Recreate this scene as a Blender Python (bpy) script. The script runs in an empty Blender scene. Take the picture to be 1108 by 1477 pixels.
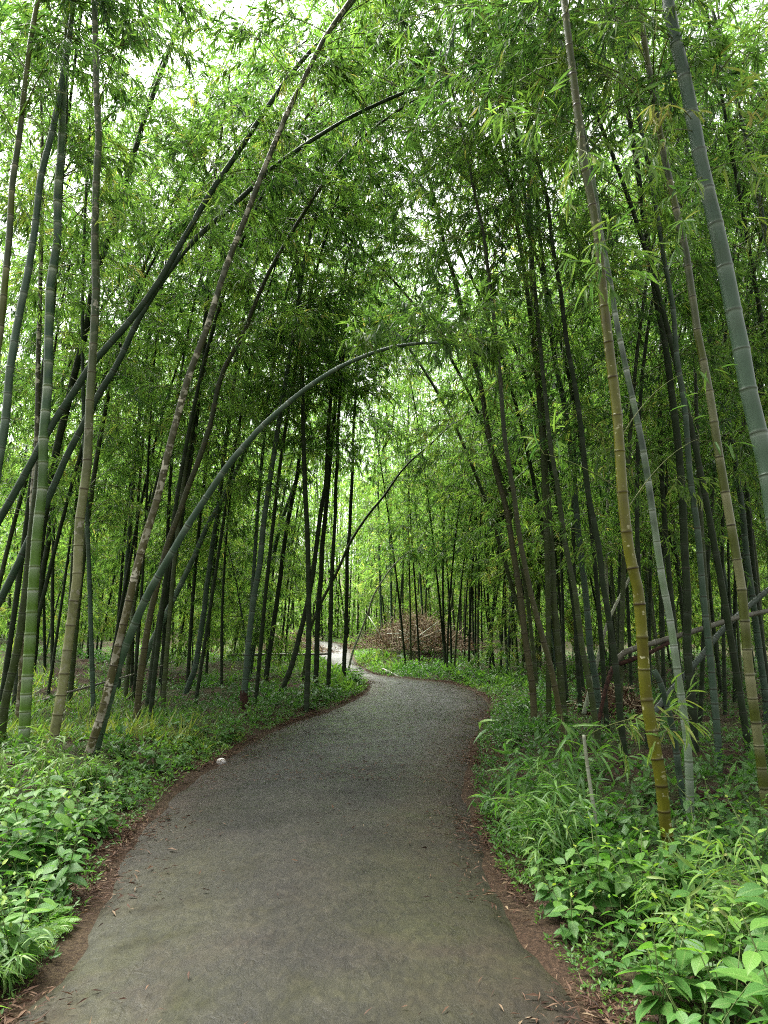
import bpy, math, random
import numpy as np
from math import radians, sin, cos, pi

random.seed(11)
RS = np.random.default_rng(23)
SC = bpy.context.scene
COL = SC.collection

# ------------------------------------------------------------------ camera geometry (photo 1108 x 1477)
FPX, PW, PH = 1000.0, 1108.0, 1477.0
PITCH, CAMH = radians(8.64), 1.5


def ray(u, v):
    a, b = (u - PW / 2) / FPX, (PH / 2 - v) / FPX
    return np.array([a, cos(PITCH) - sin(PITCH) * b, sin(PITCH) + cos(PITCH) * b])


def at(u, v, y):
    d = ray(u, v)
    return np.array([0, 0, CAMH]) + d * (y / d[1])


def ground_pt(u, v, z=0.0):
    d = ray(u, v)
    t = (z - CAMH) / d[2]
    return np.array([0, 0, CAMH]) + d * t


# ------------------------------------------------------------------ mesh helpers
class MB:
    """collects pieces (vertices, faces, per-vertex colour attribute) for ONE mesh"""

    def __init__(self):
        self.v, self.f, self.c, self.n = [], {}, [], 0

    def add(self, V, faces, C=None):
        V = np.asarray(V, dtype=np.float64).reshape(-1, 3)
        if C is None:
            C = np.zeros((len(V), 4))
        for F in faces:
            F = np.asarray(F, dtype=np.int64)
            if F.size:
                self.f.setdefault(F.shape[1], []).append(F + self.n)
        self.v.append(V)
        self.c.append(np.asarray(C, dtype=np.float64).reshape(-1, 4))
        self.n += len(V)
        return self

    def mesh(self, name, mat, smooth=True):
        me = bpy.data.meshes.new(name)
        if self.n:
            V = np.concatenate(self.v).astype(np.float32)
            C = np.concatenate(self.c).astype(np.float32)
            idx, tot = [], []
            for k, L in self.f.items():
                F = np.concatenate(L)
                idx.append(F.ravel())
                tot.append(np.full(len(F), k))
            idx = np.concatenate(idx).astype(np.int32)
            tot = np.concatenate(tot).astype(np.int32)
            start = np.concatenate([[0], np.cumsum(tot)[:-1]]).astype(np.int32)
            me.vertices.add(len(V))
            me.vertices.foreach_set('co', V.ravel())
            me.loops.add(len(idx))
            me.loops.foreach_set('vertex_index', idx)
            me.polygons.add(len(tot))
            me.polygons.foreach_set('loop_start', start)
            me.polygons.foreach_set('loop_total', tot)
            me.polygons.foreach_set('use_smooth', np.full(len(tot), smooth, dtype=bool))
            a = me.attributes.new('mark', 'FLOAT_COLOR', 'POINT')
            a.data.foreach_set('color', C.ravel())
            me.update(calc_edges=True)
            me.validate()
        me.materials.append(mat)
        return me

    def build(self, name, mat, parent=None, smooth=True):
        o = bpy.data.objects.new(name, self.mesh(name, mat, smooth))
        COL.objects.link(o)
        if parent:
            o.parent = parent
        return o


def tag(o, label=None, cat=None, group=None, kind=None):
    for k, x in (('label', label), ('category', cat), ('group', group), ('kind', kind)):
        if x:
            o[k] = x
    return o


def empty(name, loc=(0, 0, 0)):
    o = bpy.data.objects.new(name, None)
    o.empty_display_size = 0.2
    o.location = loc
    COL.objects.link(o)
    return o


def copy_tree(o, parent=None):
    c = o.copy()
    COL.objects.link(c)
    c.parent = parent
    for ch in list(o.children):
        copy_tree(ch, c)
    return c


def norm(a):
    return a / np.maximum(np.linalg.norm(a, axis=-1, keepdims=True), 1e-9)


def tube(mb, P, R, k=8, mark=None, cap=True):
    P = np.asarray(P, float)
    m = len(P)
    R = np.broadcast_to(np.asarray(R, float), (m,))
    T = norm(np.gradient(P, axis=0))
    ref = np.array([1.0, 0, 0]) if abs(T[0, 0]) < 0.8 else np.array([0, 1.0, 0])
    Nn = np.zeros_like(P)
    n = ref - T[0] * np.dot(ref, T[0])
    for i in range(m):
        n = n - T[i] * np.dot(n, T[i])
        n = n / max(np.linalg.norm(n), 1e-9)
        Nn[i] = n
    B = np.cross(T, Nn)
    a = np.linspace(0, 2 * pi, k, endpoint=False)
    V = P[:, None] + R[:, None, None] * (np.cos(a)[None, :, None] * Nn[:, None] + np.sin(a)[None, :, None] * B[:, None])
    i = np.arange(m - 1)[:, None] * k
    j = np.arange(k)[None]
    j2 = (j + 1) % k
    F = np.stack([i + j, i + j2, i + k + j2, i + k + j], -1).reshape(-1, 4)
    C = None
    if mark is not None:
        C = np.repeat(np.asarray(mark, float), k, axis=0)
    faces = [F]
    if cap:
        faces += [np.arange(k)[::-1][None], (np.arange(k) + (m - 1) * k)[None]]
    mb.add(V.reshape(-1, 3), faces, C)


def tubes(mb, P, R, k=3):
    """many thin tubes at once: P (n, m, 3), R (n, m)"""
    n, m, _ = P.shape
    if n == 0:
        return
    T = norm(np.gradient(P, axis=1))
    ref = np.where(np.abs(T[..., 2:3]) > 0.9, np.array([1.0, 0, 0]), np.array([0, 0, 1.0]))
    A = norm(np.cross(T, ref))
    B = np.cross(T, A)
    a = np.linspace(0, 2 * pi, k, endpoint=False)
    V = P[:, :, None] + R[:, :, None, None] * (np.cos(a)[:, None] * A[:, :, None] + np.sin(a)[:, None] * B[:, :, None])
    base = (np.arange(n) * m * k)[:, None, None]
    i = (np.arange(m - 1) * k)[None, :, None]
    j = np.arange(k)[None, None]
    j2 = (j + 1) % k
    F = np.stack([base + i + j, base + i + j2, base + i + k + j2, base + i + k + j], -1).reshape(-1, 4)
    r = RS.random(n)
    C = np.zeros((n, m, k, 4))
    C[..., 0] = r[:, None, None]
    mb.add(V.reshape(-1, 3), [F], C.reshape(-1, 4))


# leaf templates: (along, across, up) and faces
T_QUAD = (np.array([[0, 0, 0], [.36, .5, .03], [1, 0, -.10], [.36, -.5, .03]]), [np.array([[0, 3, 2, 1]])])


def lance(droop=.18, wide=(.36, .5, .36), at_=(.18, .42, .72), fold=.05):
    V = [[0, 0, 0]]
    for t, w in zip(at_, wide):
        z = -droop * t * t
        V += [[t, w, z + fold], [t, 0, z], [t, -w, z + fold]]
    V.append([1, 0, -droop])
    V = np.array(V, float)
    n = len(at_)
    tri = [[0, 2, 1], [0, 3, 2]]
    quad = []
    for r in range(n - 1):
        a, b = 1 + 3 * r, 4 + 3 * r
        quad += [[a, a + 1, b + 1, b], [a + 1, a + 2, b + 2, b + 1]]
    e = 1 + 3 * (n - 1)
    t_ = len(V) - 1
    tri += [[e, e + 1, t_], [e + 1, e + 2, t_]]
    return V, [np.array(tri), np.array(quad)]


T_LANCE = lance()
T_OVATE = lance(.28, (.22, .43, .5, .40, .17), (.08, .24, .42, .66, .87), .045)
T_GRASS = lance(.55, (.4, .5, .32), (.15, .45, .75), .02)


def leaves(mb, P, D, L, W, tint, templ=T_QUAD, up=None, flop=.6):
    n = len(P)
    if n == 0:
        return
    D = norm(D)
    if up is None:
        up = np.array([0, 0, 1.0]) + flop * RS.normal(size=(n, 3))
    S = np.cross(D, up)
    S = norm(S)
    N = np.cross(S, D)
    TV, TF = templ
    k = len(TV)
    L = np.broadcast_to(L, (n,))
    W = np.broadcast_to(W, (n,))
    V = (P[:, None] + TV[None, :, 0, None] * (L[:, None, None] * D[:, None])
         + TV[None, :, 1, None] * (W[:, None, None] * S[:, None])
         + TV[None, :, 2, None] * (L[:, None, None] * N[:, None]))
    off = (np.arange(n) * k)[:, None, None]
    faces = [(F[None] + off).reshape(-1, F.shape[1]) for F in TF]
    C = np.zeros((n, k, 4))
    C[..., 0] = np.broadcast_to(tint, (n,))[:, None]
    C[..., 1] = TV[None, :, 0]
    C[..., 2] = np.abs(TV[None, :, 1])
    C[..., 3] = RS.random(n)[:, None]
    mb.add(V.reshape(-1, 3), faces, C.reshape(-1, 4))


# ------------------------------------------------------------------ node helpers / materials
def new_mat(name):
    m = bpy.data.materials.new(name)
    m.use_nodes = True
    nt = m.node_tree
    nt.nodes.clear()
    out = nt.nodes.new('ShaderNodeOutputMaterial')
    return m, nt, out


class NT:
    def __init__(self, nt):
        self.nt = nt

    def n(self, t, **kw):
        o = self.nt.nodes.new(t)
        for k, v in kw.items():
            setattr(o, k, v)
        return o

    def l(self, a, b):
        self.nt.links.new(a, b)

    def noise(self, vec, scale, detail=3, rough=.55, dist=0.0):
        o = self.n('ShaderNodeTexNoise')
        o.inputs['Scale'].default_value = scale
        o.inputs['Detail'].default_value = detail
        o.inputs['Roughness'].default_value = rough
        o.inputs['Distortion'].default_value = dist
        if vec is not None:
            self.l(vec, o.inputs['Vector'])
        return o.outputs['Fac']

    def ramp(self, fac, stops):
        o = self.n('ShaderNodeValToRGB')
        e = o.color_ramp.elements
        while len(e) < len(stops):
            e.new(0.5)
        for k, (p, c) in enumerate(stops):
            e[k].position = p
            e[k].color = (*c, 1) if not isinstance(c, (int, float)) else (c, c, c, 1)
        self.l(fac, o.inputs['Fac'])
        return o.outputs['Color']

    def mix(self, fac, a, b, mode='MIX'):
        o = self.n('ShaderNodeMix', data_type='RGBA', blend_type=mode)
        for s, x in ((o.inputs[0], fac), (o.inputs[6], a), (o.inputs[7], b)):
            if hasattr(x, 'node'):
                self.l(x, s)
            elif isinstance(x, (int, float)):
                s.default_value = x
            else:
                s.default_value = (*x, 1)
        return o.outputs[2]

    def math(self, op, a, b=0.0, clamp=False):
        o = self.n('ShaderNodeMath', operation=op, use_clamp=clamp)
        for s, x in ((o.inputs[0], a), (o.inputs[1], b)):
            if hasattr(x, 'node'):
                self.l(x, s)
            else:
                s.default_value = x
        return o.outputs[0]

    def attr(self, name='mark'):
        o = self.n('ShaderNodeAttribute', attribute_name=name)
        s = self.n('ShaderNodeSeparateColor')
        self.l(o.outputs['Color'], s.inputs[0])
        return s.outputs[0], s.outputs[1], s.outputs[2], o.outputs['Alpha']

    def principled(self, col, rough=.5, spec=.4, bump=None, bstr=.3, bdist=.01):
        p = self.n('ShaderNodeBsdfPrincipled')
        if hasattr(col, 'node'):
            self.l(col, p.inputs['Base Color'])
        else:
            p.inputs['Base Color'].default_value = (*col, 1)
        if hasattr(rough, 'node'):
            self.l(rough, p.inputs['Roughness'])
        else:
            p.inputs['Roughness'].default_value = rough
        p.inputs['Specular IOR Level'].default_value = spec
        if bump is not None:
            b = self.n('ShaderNodeBump')
            b.inputs['Strength'].default_value = bstr
            b.inputs['Distance'].default_value = bdist
            self.l(bump, b.inputs['Height'])
            self.l(b.outputs[0], p.inputs['Normal'])
        return p


def leaf_mat(name, stops, transl=.5, rough=.46, spec=.35, tcol=(1.45, 1.65, .80), rnd=.18, veins=False):
    m, nt, out = new_mat(name)
    q = NT(nt)
    tint, along, across, rid = q.attr()
    oi = q.n('ShaderNodeObjectInfo')
    t = q.math('ADD', tint, q.math('MULTIPLY', q.math('SUBTRACT', oi.outputs['Random'], .5), rnd), clamp=True)
    col = q.ramp(t, stops)
    bump = None
    if veins:
        rib = q.math('LESS_THAN', across, .045)
        col = q.mix(q.math('MULTIPLY', rib, .35), col, (.16, .24, .07))
        w = q.n('ShaderNodeTexWave', wave_type='BANDS', bands_direction='X')
        cmb = q.n('ShaderNodeCombineXYZ')
        q.l(q.math('SUBTRACT', along, q.math('MULTIPLY', across, .55)), cmb.inputs[0])
        q.l(cmb.outputs[0], w.inputs['Vector'])
        w.inputs['Scale'].default_value = 3.2
        bump = w.outputs['Fac']
        col = q.mix(q.math('MULTIPLY', w.outputs['Fac'], .10), col, q.mix(1.0, col, (.7, .7, .7), 'MULTIPLY'))
        tc = q.n('ShaderNodeTexCoord')
        sp = q.noise(tc.outputs['Object'], 60, 2)
        col = q.mix(q.ramp(sp, [(.66, 0), (.70, .5)]), col, (.05, .06, .02))
    p = q.principled(col, rough, spec, bump, .10, .003)
    tr = q.n('ShaderNodeBsdfTranslucent')
    q.l(q.mix(1.0, col, tcol, 'MULTIPLY'), tr.inputs[0])
    mx = q.n('ShaderNodeMixShader')
    mx.inputs[0].default_value = transl
    q.l(p.outputs[0], mx.inputs[1])
    q.l(tr.outputs[0], mx.inputs[2])
    q.l(mx.outputs[0], out.inputs[0])
    return m


def culm_mat(name, low, high, split=(.1, .45), ring=(.03, .03, .02), bloom=(.42, .46, .40), bl_amt=.8,
             speck=None, speck_at=.62, speck_scale=28, seg=None, rough=.4, stain=(.025, .023, .012), stain_amt=.5, rnd=.3, spec=.22):
    m, nt, out = new_mat(name)
    q = NT(nt)
    rg, bl, hf, sg = q.attr()
    tc = q.n('ShaderNodeTexCoord')
    ob = tc.outputs['Object']
    mp = q.n('ShaderNodeMapping')
    mp.inputs['Scale'].default_value = (1, 1, .12)
    q.l(ob, mp.inputs[0])
    streak = q.noise(mp.outputs[0], 90, 3)
    blot = q.noise(ob, 5.5, 4)
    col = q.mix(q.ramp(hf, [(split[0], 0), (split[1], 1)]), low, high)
    if seg is not None:
        col = q.mix(q.ramp(sg, [(.45, 0), (.6, 1)]), col, seg)
    # each internode has its own slight tone; streaks and blotches of wax and algae
    col = q.mix(q.math('MULTIPLY', sg, .35), col, q.mix(1.0, col, (.6, .62, .55), 'MULTIPLY'))
    col = q.mix(q.ramp(streak, [(.35, 0), (.75, .45)]), col, q.mix(1.0, col, (1.35, 1.35, 1.3), 'MULTIPLY'))
    col = q.mix(q.math('MULTIPLY', q.ramp(blot, [(.48, 0), (.68, 1)]), stain_amt), col, stain)
    if speck is not None:
        s1 = q.noise(ob, speck_scale, 3, .6)
        s2 = q.noise(ob, speck_scale * .22, 2)
        f = q.math('MULTIPLY', q.ramp(s1, [(speck_at, 0), (speck_at + .04, 1)]), q.ramp(s2, [(.42, .15), (.6, 1)]))
        col = q.mix(f, col, speck)
    col = q.mix(q.math('MULTIPLY', bl, bl_amt), col, bloom)
    col = q.mix(q.math('MULTIPLY', rg, .9), col, ring)
    oi = q.n('ShaderNodeObjectInfo')
    col = q.mix(q.math('MULTIPLY', oi.outputs['Random'], rnd), col, q.mix(1.0, col, (.45, .5, .45), 'MULTIPLY'))
    p = q.principled(col, rough, spec, streak, .15, .004)
    q.l(p.outputs[0], out.inputs[0])
    return m


def simple_mat(name, c1, c2, scale=8, rough=.8, spec=.2, bstr=.5, bdist=.01, use_attr=False, stops=None):
    m, nt, out = new_mat(name)
    q = NT(nt)
    tc = q.n('ShaderNodeTexCoord')
    f = q.noise(tc.outputs['Object'], scale, 5)
    if use_attr:
        a = q.attr()[0]
        f = q.math('ADD', q.math('MULTIPLY', a, .75), q.math('MULTIPLY', f, .25))
    col = q.ramp(f, stops if stops else [(.3, c1), (.7, c2)])
    p = q.principled(col, rough, spec, f, bstr, bdist)
    q.l(p.outputs[0], out.inputs[0])
    return m


G_DARK, G_MID, G_LITE, G_YEL = (.028, .066, .024), (.078, .148, .040), (.158, .245, .062), (.24, .27, .075)
LEAF = leaf_mat('bamboo_leaf', [(0, G_DARK), (.4, G_MID), (.75, G_LITE), (.95, G_YEL), (1, (.27, .22, .09))], .6)
LEAF_FRESH = leaf_mat('fresh_bamboo_leaf', [(0, (.05, .12, .04)), (.45, (.09, .18, .05)), (.8, (.16, .24, .06)), (1, (.28, .26, .09))], .5)
HERB = leaf_mat('herb_leaf', [(0, (.028, .072, .020)), (.45, (.058, .138, .030)), (.8, (.115, .205, .036)), (1, (.22, .22, .055))], .42)
BROAD = leaf_mat('broad_leaf', [(0, (.030, .085, .022)), (.45, (.058, .150, .030)), (.8, (.115, .225, .032)), (1, (.25, .31, .04))], .40, .50, .28, veins=True)
SASA = leaf_mat('sasa_leaf', [(0, (.040, .105, .028)), (.5, (.085, .185, .036)), (.85, (.165, .255, .055)), (1, (.30, .29, .12))], .42)
DRYLEAF = leaf_mat('dry_leaf', [(0, (.020, .012, .008)), (.3, (.052, .026, .016)), (.65, (.105, .062, .038)), (1, (.22, .165, .10))], .15, .7, .2, (1.1, .9, .6))
TWIG = simple_mat('twig', (.05, .075, .02), (.14, .15, .05), 12, .6)
STEM = simple_mat('herb_stem', (.06, .10, .03), (.12, .15, .05), 14, .6)
DRYTWIG = simple_mat('dry_twig', (.09, .05, .028), (.42, .33, .22), 5, .85, use_attr=True,
                     stops=[(.1, (.04, .028, .016)), (.5, (.14, .105, .06)), (.9, (.32, .27, .18))])
HUSK = simple_mat('sheath_husk', (.010, .006, .005), (.052, .024, .015), 30, .9)
STUMP = simple_mat('stump_wood', (.012, .010, .008), (.06, .035, .025), 25, .9)

M_WAXY = culm_mat('culm_waxy', (.052, .092, .050), (.048, .080, .058), bloom=(.21, .25, .21), ring=(.06, .07, .05), stain=(.05, .07, .04), stain_amt=.35)
M_GREEN = culm_mat('culm_green', (.075, .15, .018), (.036, .070, .045), (.16, .32), bloom=(.34, .38, .31), bl_amt=1.0, ring=(.10, .13, .05), stain=(.08, .14, .02), stain_amt=.4)
M_OLIVE = culm_mat('culm_olive', (.034, .050, .011), (.018, .029, .010), rough=.55, spec=.2, bloom=(.12, .14, .10), bl_amt=.5, stain_amt=.5, speck=(.3, .3, .25), speck_at=.66)
M_DARK = culm_mat('culm_dark', (.017, .027, .011), (.013, .022, .009), rough=.65, spec=.12, bloom=(.07, .085, .065), bl_amt=.5, stain=(.012, .012, .008), stain_amt=.6)
M_BLUE = culm_mat('culm_bluish', (.034, .062, .038), (.020, .038, .021), rough=.55, spec=.2, bloom=(.11, .145, .12), bl_amt=.7, stain_amt=.3)
M_YELL = culm_mat('culm_yellow_brown', (.090, .090, .007), (.044, .056, .017), (.25, .42), ring=(.025, .015, .008), bloom=(.12, .11, .04), bl_amt=.4,
                  speck=(.38, .36, .22), speck_at=.625, speck_scale=26, stain=(.046, .034, .006), stain_amt=.6, rough=.3)
M_MOTT = culm_mat('culm_mottled', (.19, .19, .085), (.030, .050, .015), (.16, .36), ring=(.05, .035, .02), bloom=(.3, .28, .2), bl_amt=.3,
                  speck=(.27, .25, .19), speck_at=.55, speck_scale=17, stain=(.050, .056, .018), stain_amt=.75)
M_MOTT2 = culm_mat('culm_brown_white', (.085, .076, .032), (.030, .036, .014), (.16, .40), ring=(.035, .025, .015), bloom=(.2, .18, .12), bl_amt=.3,
                   speck=(.42, .39, .31), speck_at=.52, speck_scale=13, stain=(.040, .037, .015), stain_amt=.8)
M_TAN = culm_mat('culm_tan_olive', (.135, .135, .062), (.034, .047, .018), (.22, .42), seg=(.058, .070, .009), ring=(.03, .025, .015), bloom=(.36, .33, .22), bl_amt=.5, stain_amt=.25)
M_GREYG = culm_mat('culm_grey_green', (.13, .17, .115), (.040, .058, .040), (.27, .31), bloom=(.30, .33, .29), bl_amt=1.0, ring=(.08, .10, .06), stain=(.12, .20, .08), stain_amt=.6)
M_PALE = culm_mat('culm_pale', (.22, .25, .17), (.25, .26, .19), bloom=(.26, .27, .23), ring=(.12, .11, .08), stain_amt=.3)
M_DEAD = culm_mat('culm_dead', (.115, .105, .08), (.125, .12, .095), bloom=(.18, .175, .145), ring=(.06, .05, .035), stain_amt=.5)
M_FALLB = culm_mat('culm_fallen_blue', (.07, .09, .075), (.07, .09, .075), bloom=(.14, .16, .14), ring=(.05, .05, .04), stain_amt=.3)
M_BROWN = culm_mat('culm_brown', (.054, .050, .017), (.018, .026, .009), rough=.55, spec=.2, bloom=(.10, .085, .05), bl_amt=.4, ring=(.03, .022, .014), speck=(.18, .165, .11), speck_at=.62, stain_amt=.6)

# ------------------------------------------------------------------ path outline and terrain
EL = [(35, 1440), (75, 1390), (135, 1290), (185, 1205), (255, 1135), (330, 1085), (400, 1048), (470, 1025), (518, 1003), (532, 988), (512, 975), (484, 962), (462, 948), (440, 935)]
ER = [(870, 1477), (830, 1420), (785, 1360), (738, 1290), (706, 1225), (688, 1175), (682, 1120), (690, 1065), (708, 1028), (702, 1004), (655, 986), (600, 980), (540, 972), (513, 955), (508, 943), (497, 931)]
PL = [np.array([-1.25, -6, 0]), np.array([-1.3, -2.5, 0]), np.array([-1.34, 0, 0]), np.array([-1.38, 1.4, 0]), np.array([-1.42, 2.4, 0])] + [ground_pt(*p) for p in EL]
PR = [np.array([1.05, -6, 0]), np.array([.97, -2.5, 0]), np.array([.9, 0, 0]), np.array([.87, 1.4, 0]), np.array([.85, 2.3, 0])] + [ground_pt(*p) for p in ER]
# the far stretch swings away to the left between the trees
PL += [np.array([-7.5, 42.5, 0]), np.array([-15, 44, 0])]
PR += [np.array([-4.6, 45.5, 0]), np.array([-13, 50, 0])]


def smooth_line(P, n):
    P = np.array(P, float)
    # catmull-rom, then resample by length
    Q = np.vstack([2 * P[0] - P[1], P, 2 * P[-1] - P[-2]])
    out = []
    for i in range(1, len(Q) - 2):
        t = np.linspace(0, 1, 24, endpoint=False)[:, None]
        a, b, c, d = Q[i - 1], Q[i], Q[i + 1], Q[i + 2]
        out.append(.5 * (2 * b + (c - a) * t + (2 * a - 5 * b + 4 * c - d) * t * t + (3 * b - a - 3 * c + d) * t ** 3))
    out = np.vstack(out + [Q[-2][None]])
    s = np.concatenate([[0], np.cumsum(np.linalg.norm(np.diff(out, axis=0), axis=1))])
    x = np.linspace(0, s[-1], n)
    return np.stack([np.interp(x, s, out[:, k]) for k in range(3)], 1), x


PLs, _ = smooth_line(PL, 260)
PRs, _ = smooth_line(PR, 260)
POLY = np.vstack([PLs[:, :2], PRs[::-1, :2]])


_A = np.vstack([PLs[:-1:2, :2], PRs[:-1:2, :2]])
_B = np.vstack([PLs[2::2, :2], PLs[-1:, :2], PRs[2::2, :2], PRs[-1:, :2]])[:len(_A)]
_AB = _B - _A
_LL = np.maximum((_AB ** 2).sum(1), 1e-9)
_PA, _PB = POLY[::2], np.roll(POLY[::2], -1, 0)
_SL = (_PB[:, 0] - _PA[:, 0]) / np.where(np.abs(_PB[:, 1] - _PA[:, 1]) < 1e-9, 1e-9, _PB[:, 1] - _PA[:, 1])


def pdist(x, y):
    """signed distance to the path edge (negative on the path)"""
    x, y = np.atleast_1d(x).astype(float), np.atleast_1d(y).astype(float)
    out = np.full(x.shape, 9.0)
    sel = np.nonzero((np.abs(x) < 20) & (y > -9) & (y < 56))[0]
    for k in range(0, len(sel), 4000):
        q = sel[k:k + 4000]
        X, Y = x[q][:, None], y[q][:, None]
        dx, dy = X - _A[:, 0], Y - _A[:, 1]
        t = np.clip((dx * _AB[:, 0] + dy * _AB[:, 1]) / _LL, 0, 1)
        d = np.sqrt(((dx - t * _AB[:, 0]) ** 2 + (dy - t * _AB[:, 1]) ** 2).min(1))
        ins = (((_PA[:, 1] > Y) != (_PB[:, 1] > Y)) & (X < _SL * (Y - _PA[:, 1]) + _PA[:, 0])).sum(1) % 2 == 1
        out[q] = np.where(ins, -d, d)
    return out


def bumps(x, y):
    return (.10 * np.sin(.55 * x + 1.3) * np.cos(.43 * y + .4) + .05 * np.sin(1.7 * x - .8 * y) + .03 * np.sin(3.1 * y + 1.9 * x + 2)
            + .016 * np.sin(6.3 * x + 1.1) * np.sin(5.7 * y))


def far_lift(x, y):
    lift = .55 * np.exp(-(((x + 9.2) / 2.6) ** 2 + ((y - 17.5) / 3.0) ** 2))      # grown-over mound
    lift = lift + .9 * np.exp(-(((x - 1.2) / 2.0) ** 2 + ((y - 24) / 2.0) ** 2)) * .5
    lift = lift + .75 * np.exp(-(((x + 10.5) / 3.2) ** 2 + ((y - 36.5) / 2.6) ** 2)) + .5 * np.exp(-(((x + 6.5) / 1.5) ** 2 + ((y - 33.5) / 2.0) ** 2))
    r = np.hypot(x, y)
    return lift + np.clip((r - 45) / 60, 0, 1) ** 2 * 10                          # the slope that closes the view


def height(x, y, d=None):
    x, y = np.atleast_1d(x).astype(float), np.atleast_1d(y).astype(float)
    if d is None:
        d = pdist(x, y)
    k = np.clip(d / 1.2, 0, 1)
    k = k * k * (3 - 2 * k)
    return np.where(d < 0, -.03 * np.clip(-d / .15, 0, 1), (bumps(x, y) + .06) * k + far_lift(x, y) * np.clip(d / 1.0, 0, 1))


def h1(x, y):
    return float(height(x, y)[0])


def axis(lo, hi, fine, step, far):
    a = np.arange(lo, hi + 1e-6, fine)
    out_l, out_r, s, p = [], [], step, lo
    while p > -far:
        p -= s
        s *= 1.35
        out_l.append(p)
    s, p = step, hi
    while p < far:
        p += s
        s *= 1.35
        out_r.append(p)
    return np.concatenate([out_l[::-1], a, out_r])


gx, gy = axis(-9, 7, .16, .5, 260), axis(1.5, 30, .16, .5, 260)
GX, GY = np.meshgrid(gx, gy)
fx, fy = GX.ravel(), GY.ravel()
near = (np.abs(fx) < 20) & (fy > -8) & (fy < 54)
dd = np.full(fx.shape, 9.0)
dd[near] = pdist(fx[near], fy[near])
gz = height(fx, fy, dd)
nx, ny = len(gx), len(gy)
i = np.arange(ny - 1)[:, None] * nx
j = np.arange(nx - 1)[None]
GF = np.stack([i + j, i + j + 1, i + j + 1 + nx, i + j + nx], -1).reshape(-1, 4)
C = np.zeros((len(fx), 4))
C[:, 0] = np.clip(dd / 3, 0, 1)


def ground_mat():
    m, nt, out = new_mat('forest_floor')
    q = NT(nt)
    tc = q.n('ShaderNodeTexCoord')
    ob = tc.outputs['Object']
    a = q.noise(ob, 1.1, 4)
    b = q.noise(ob, 14, 5, .65)
    c = q.noise(ob, 60, 4, .7)
    soil = q.ramp(c, [(.3, (.016, .010, .007)), (.5, (.038, .023, .014)), (.72, (.085, .052, .033))])
    moss = q.ramp(b, [(.3, (.018, .032, .010)), (.7, (.045, .075, .018))])
    edge_ = q.ramp(q.attr()[0], [(.05, .12), (.16, 1)])
    col = q.mix(q.math('MULTIPLY', q.math('MULTIPLY', q.ramp(a, [(.40, 0), (.58, 1)]), q.ramp(c, [(.38, 0), (.55, 1)])), edge_), soil, moss)
    p = q.principled(col, .9, .15, q.math('ADD', b, c), .8, .03)
    q.l(p.outputs[0], out.inputs[0])
    return m


tag(MB().add(np.stack([fx, fy, gz], 1), [GF], C).build('ground', ground_mat()), kind='structure')


def path_mat():
    m, nt, out = new_mat('path_asphalt')
    q = NT(nt)
    tc = q.n('ShaderNodeTexCoord')
    ob = tc.outputs['Object']
    ed, al, acr, _ = q.attr()          # distance from the edge, distance along, left-right
    big = q.noise(ob, .7, 4, .6, .4)
    mid = q.noise(ob, 4.5, 5, .65)
    mp = q.n('ShaderNodeMapping')
    mp.inputs['Scale'].default_value = (1, .55, 1)
    q.l(ob, mp.inputs[0])
    grit = q.math('ADD', q.math('MULTIPLY', q.noise(mp.outputs[0], 24, 4, .66, .8), .72), q.math('MULTIPLY', q.noise(ob, 2.3, 4, .6), .28))
    vo = q.n('ShaderNodeTexVoronoi')
    vo.inputs['Scale'].default_value = 130
    q.l(ob, vo.inputs['Vector'])
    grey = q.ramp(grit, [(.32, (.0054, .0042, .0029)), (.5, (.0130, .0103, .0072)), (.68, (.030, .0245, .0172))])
    blue = q.ramp(grit, [(.30, (.015, .0152, .0154)), (.5, (.0245, .025, .0255)), (.72, (.044, .0445, .045))])  # sky sheen towards the bend, painted in as a lighter bluish tone
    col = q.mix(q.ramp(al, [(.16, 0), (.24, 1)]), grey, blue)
    pale = q.ramp(grit, [(.3, (.07, .068, .066)), (.7, (.125, .122, .119))])  # far stretch painted pale to stand for the open sky it reflects
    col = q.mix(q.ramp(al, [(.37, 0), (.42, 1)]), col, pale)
    # brown silt and moss: near the edges, in drifts, more on the right-hand side
    e = q.math('ADD', q.math('MULTIPLY', q.math('SUBTRACT', 1, ed), .8), q.math('MULTIPLY', mid, .75))
    e = q.math('ADD', e, q.math('MULTIPLY', acr, .22))
    silt = q.ramp(grit, [(.3, (.010, .0063, .0041)), (.7, (.030, .0195, .013))])
    mossc = q.ramp(grit, [(.32, (.0075, .0090, .0028)), (.68, (.026, .0285, .0080))])
    col = q.mix(q.ramp(e, [(.50, 0.05), (1.0, .9)]), col, silt)
    mo = q.math('MULTIPLY', q.ramp(big, [(.34, 0), (.54, 1)]), q.ramp(e, [(.30, 0.2), (.80, .9)]))
    near_ = q.ramp(al, [(.14, 1), (.24, 0)])
    col = q.mix(q.math('MULTIPLY', mo, near_), col, mossc)
    col = q.mix(q.ramp(vo.outputs['Distance'], [(.05, .15), (.12, 0)]), col, (.042, .039, .034))
    damp = q.ramp(q.noise(ob, .85, 5, .6, .5), [(.36, .58), (.60, 1.12)])
    col = q.mix(1.0, col, damp, 'MULTIPLY')
    rgh = q.math('SUBTRACT', q.ramp(mid, [(.35, .55), (.65, .88)]), q.ramp(al, [(.17, 0), (.26, .25)]))
    p = q.principled(col, rgh, .25, q.math('ADD', grit, q.math('MULTIPLY', mid, .6)), .5, .02)
    q.l(p.outputs[0], out.inputs[0])
    return m


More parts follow.
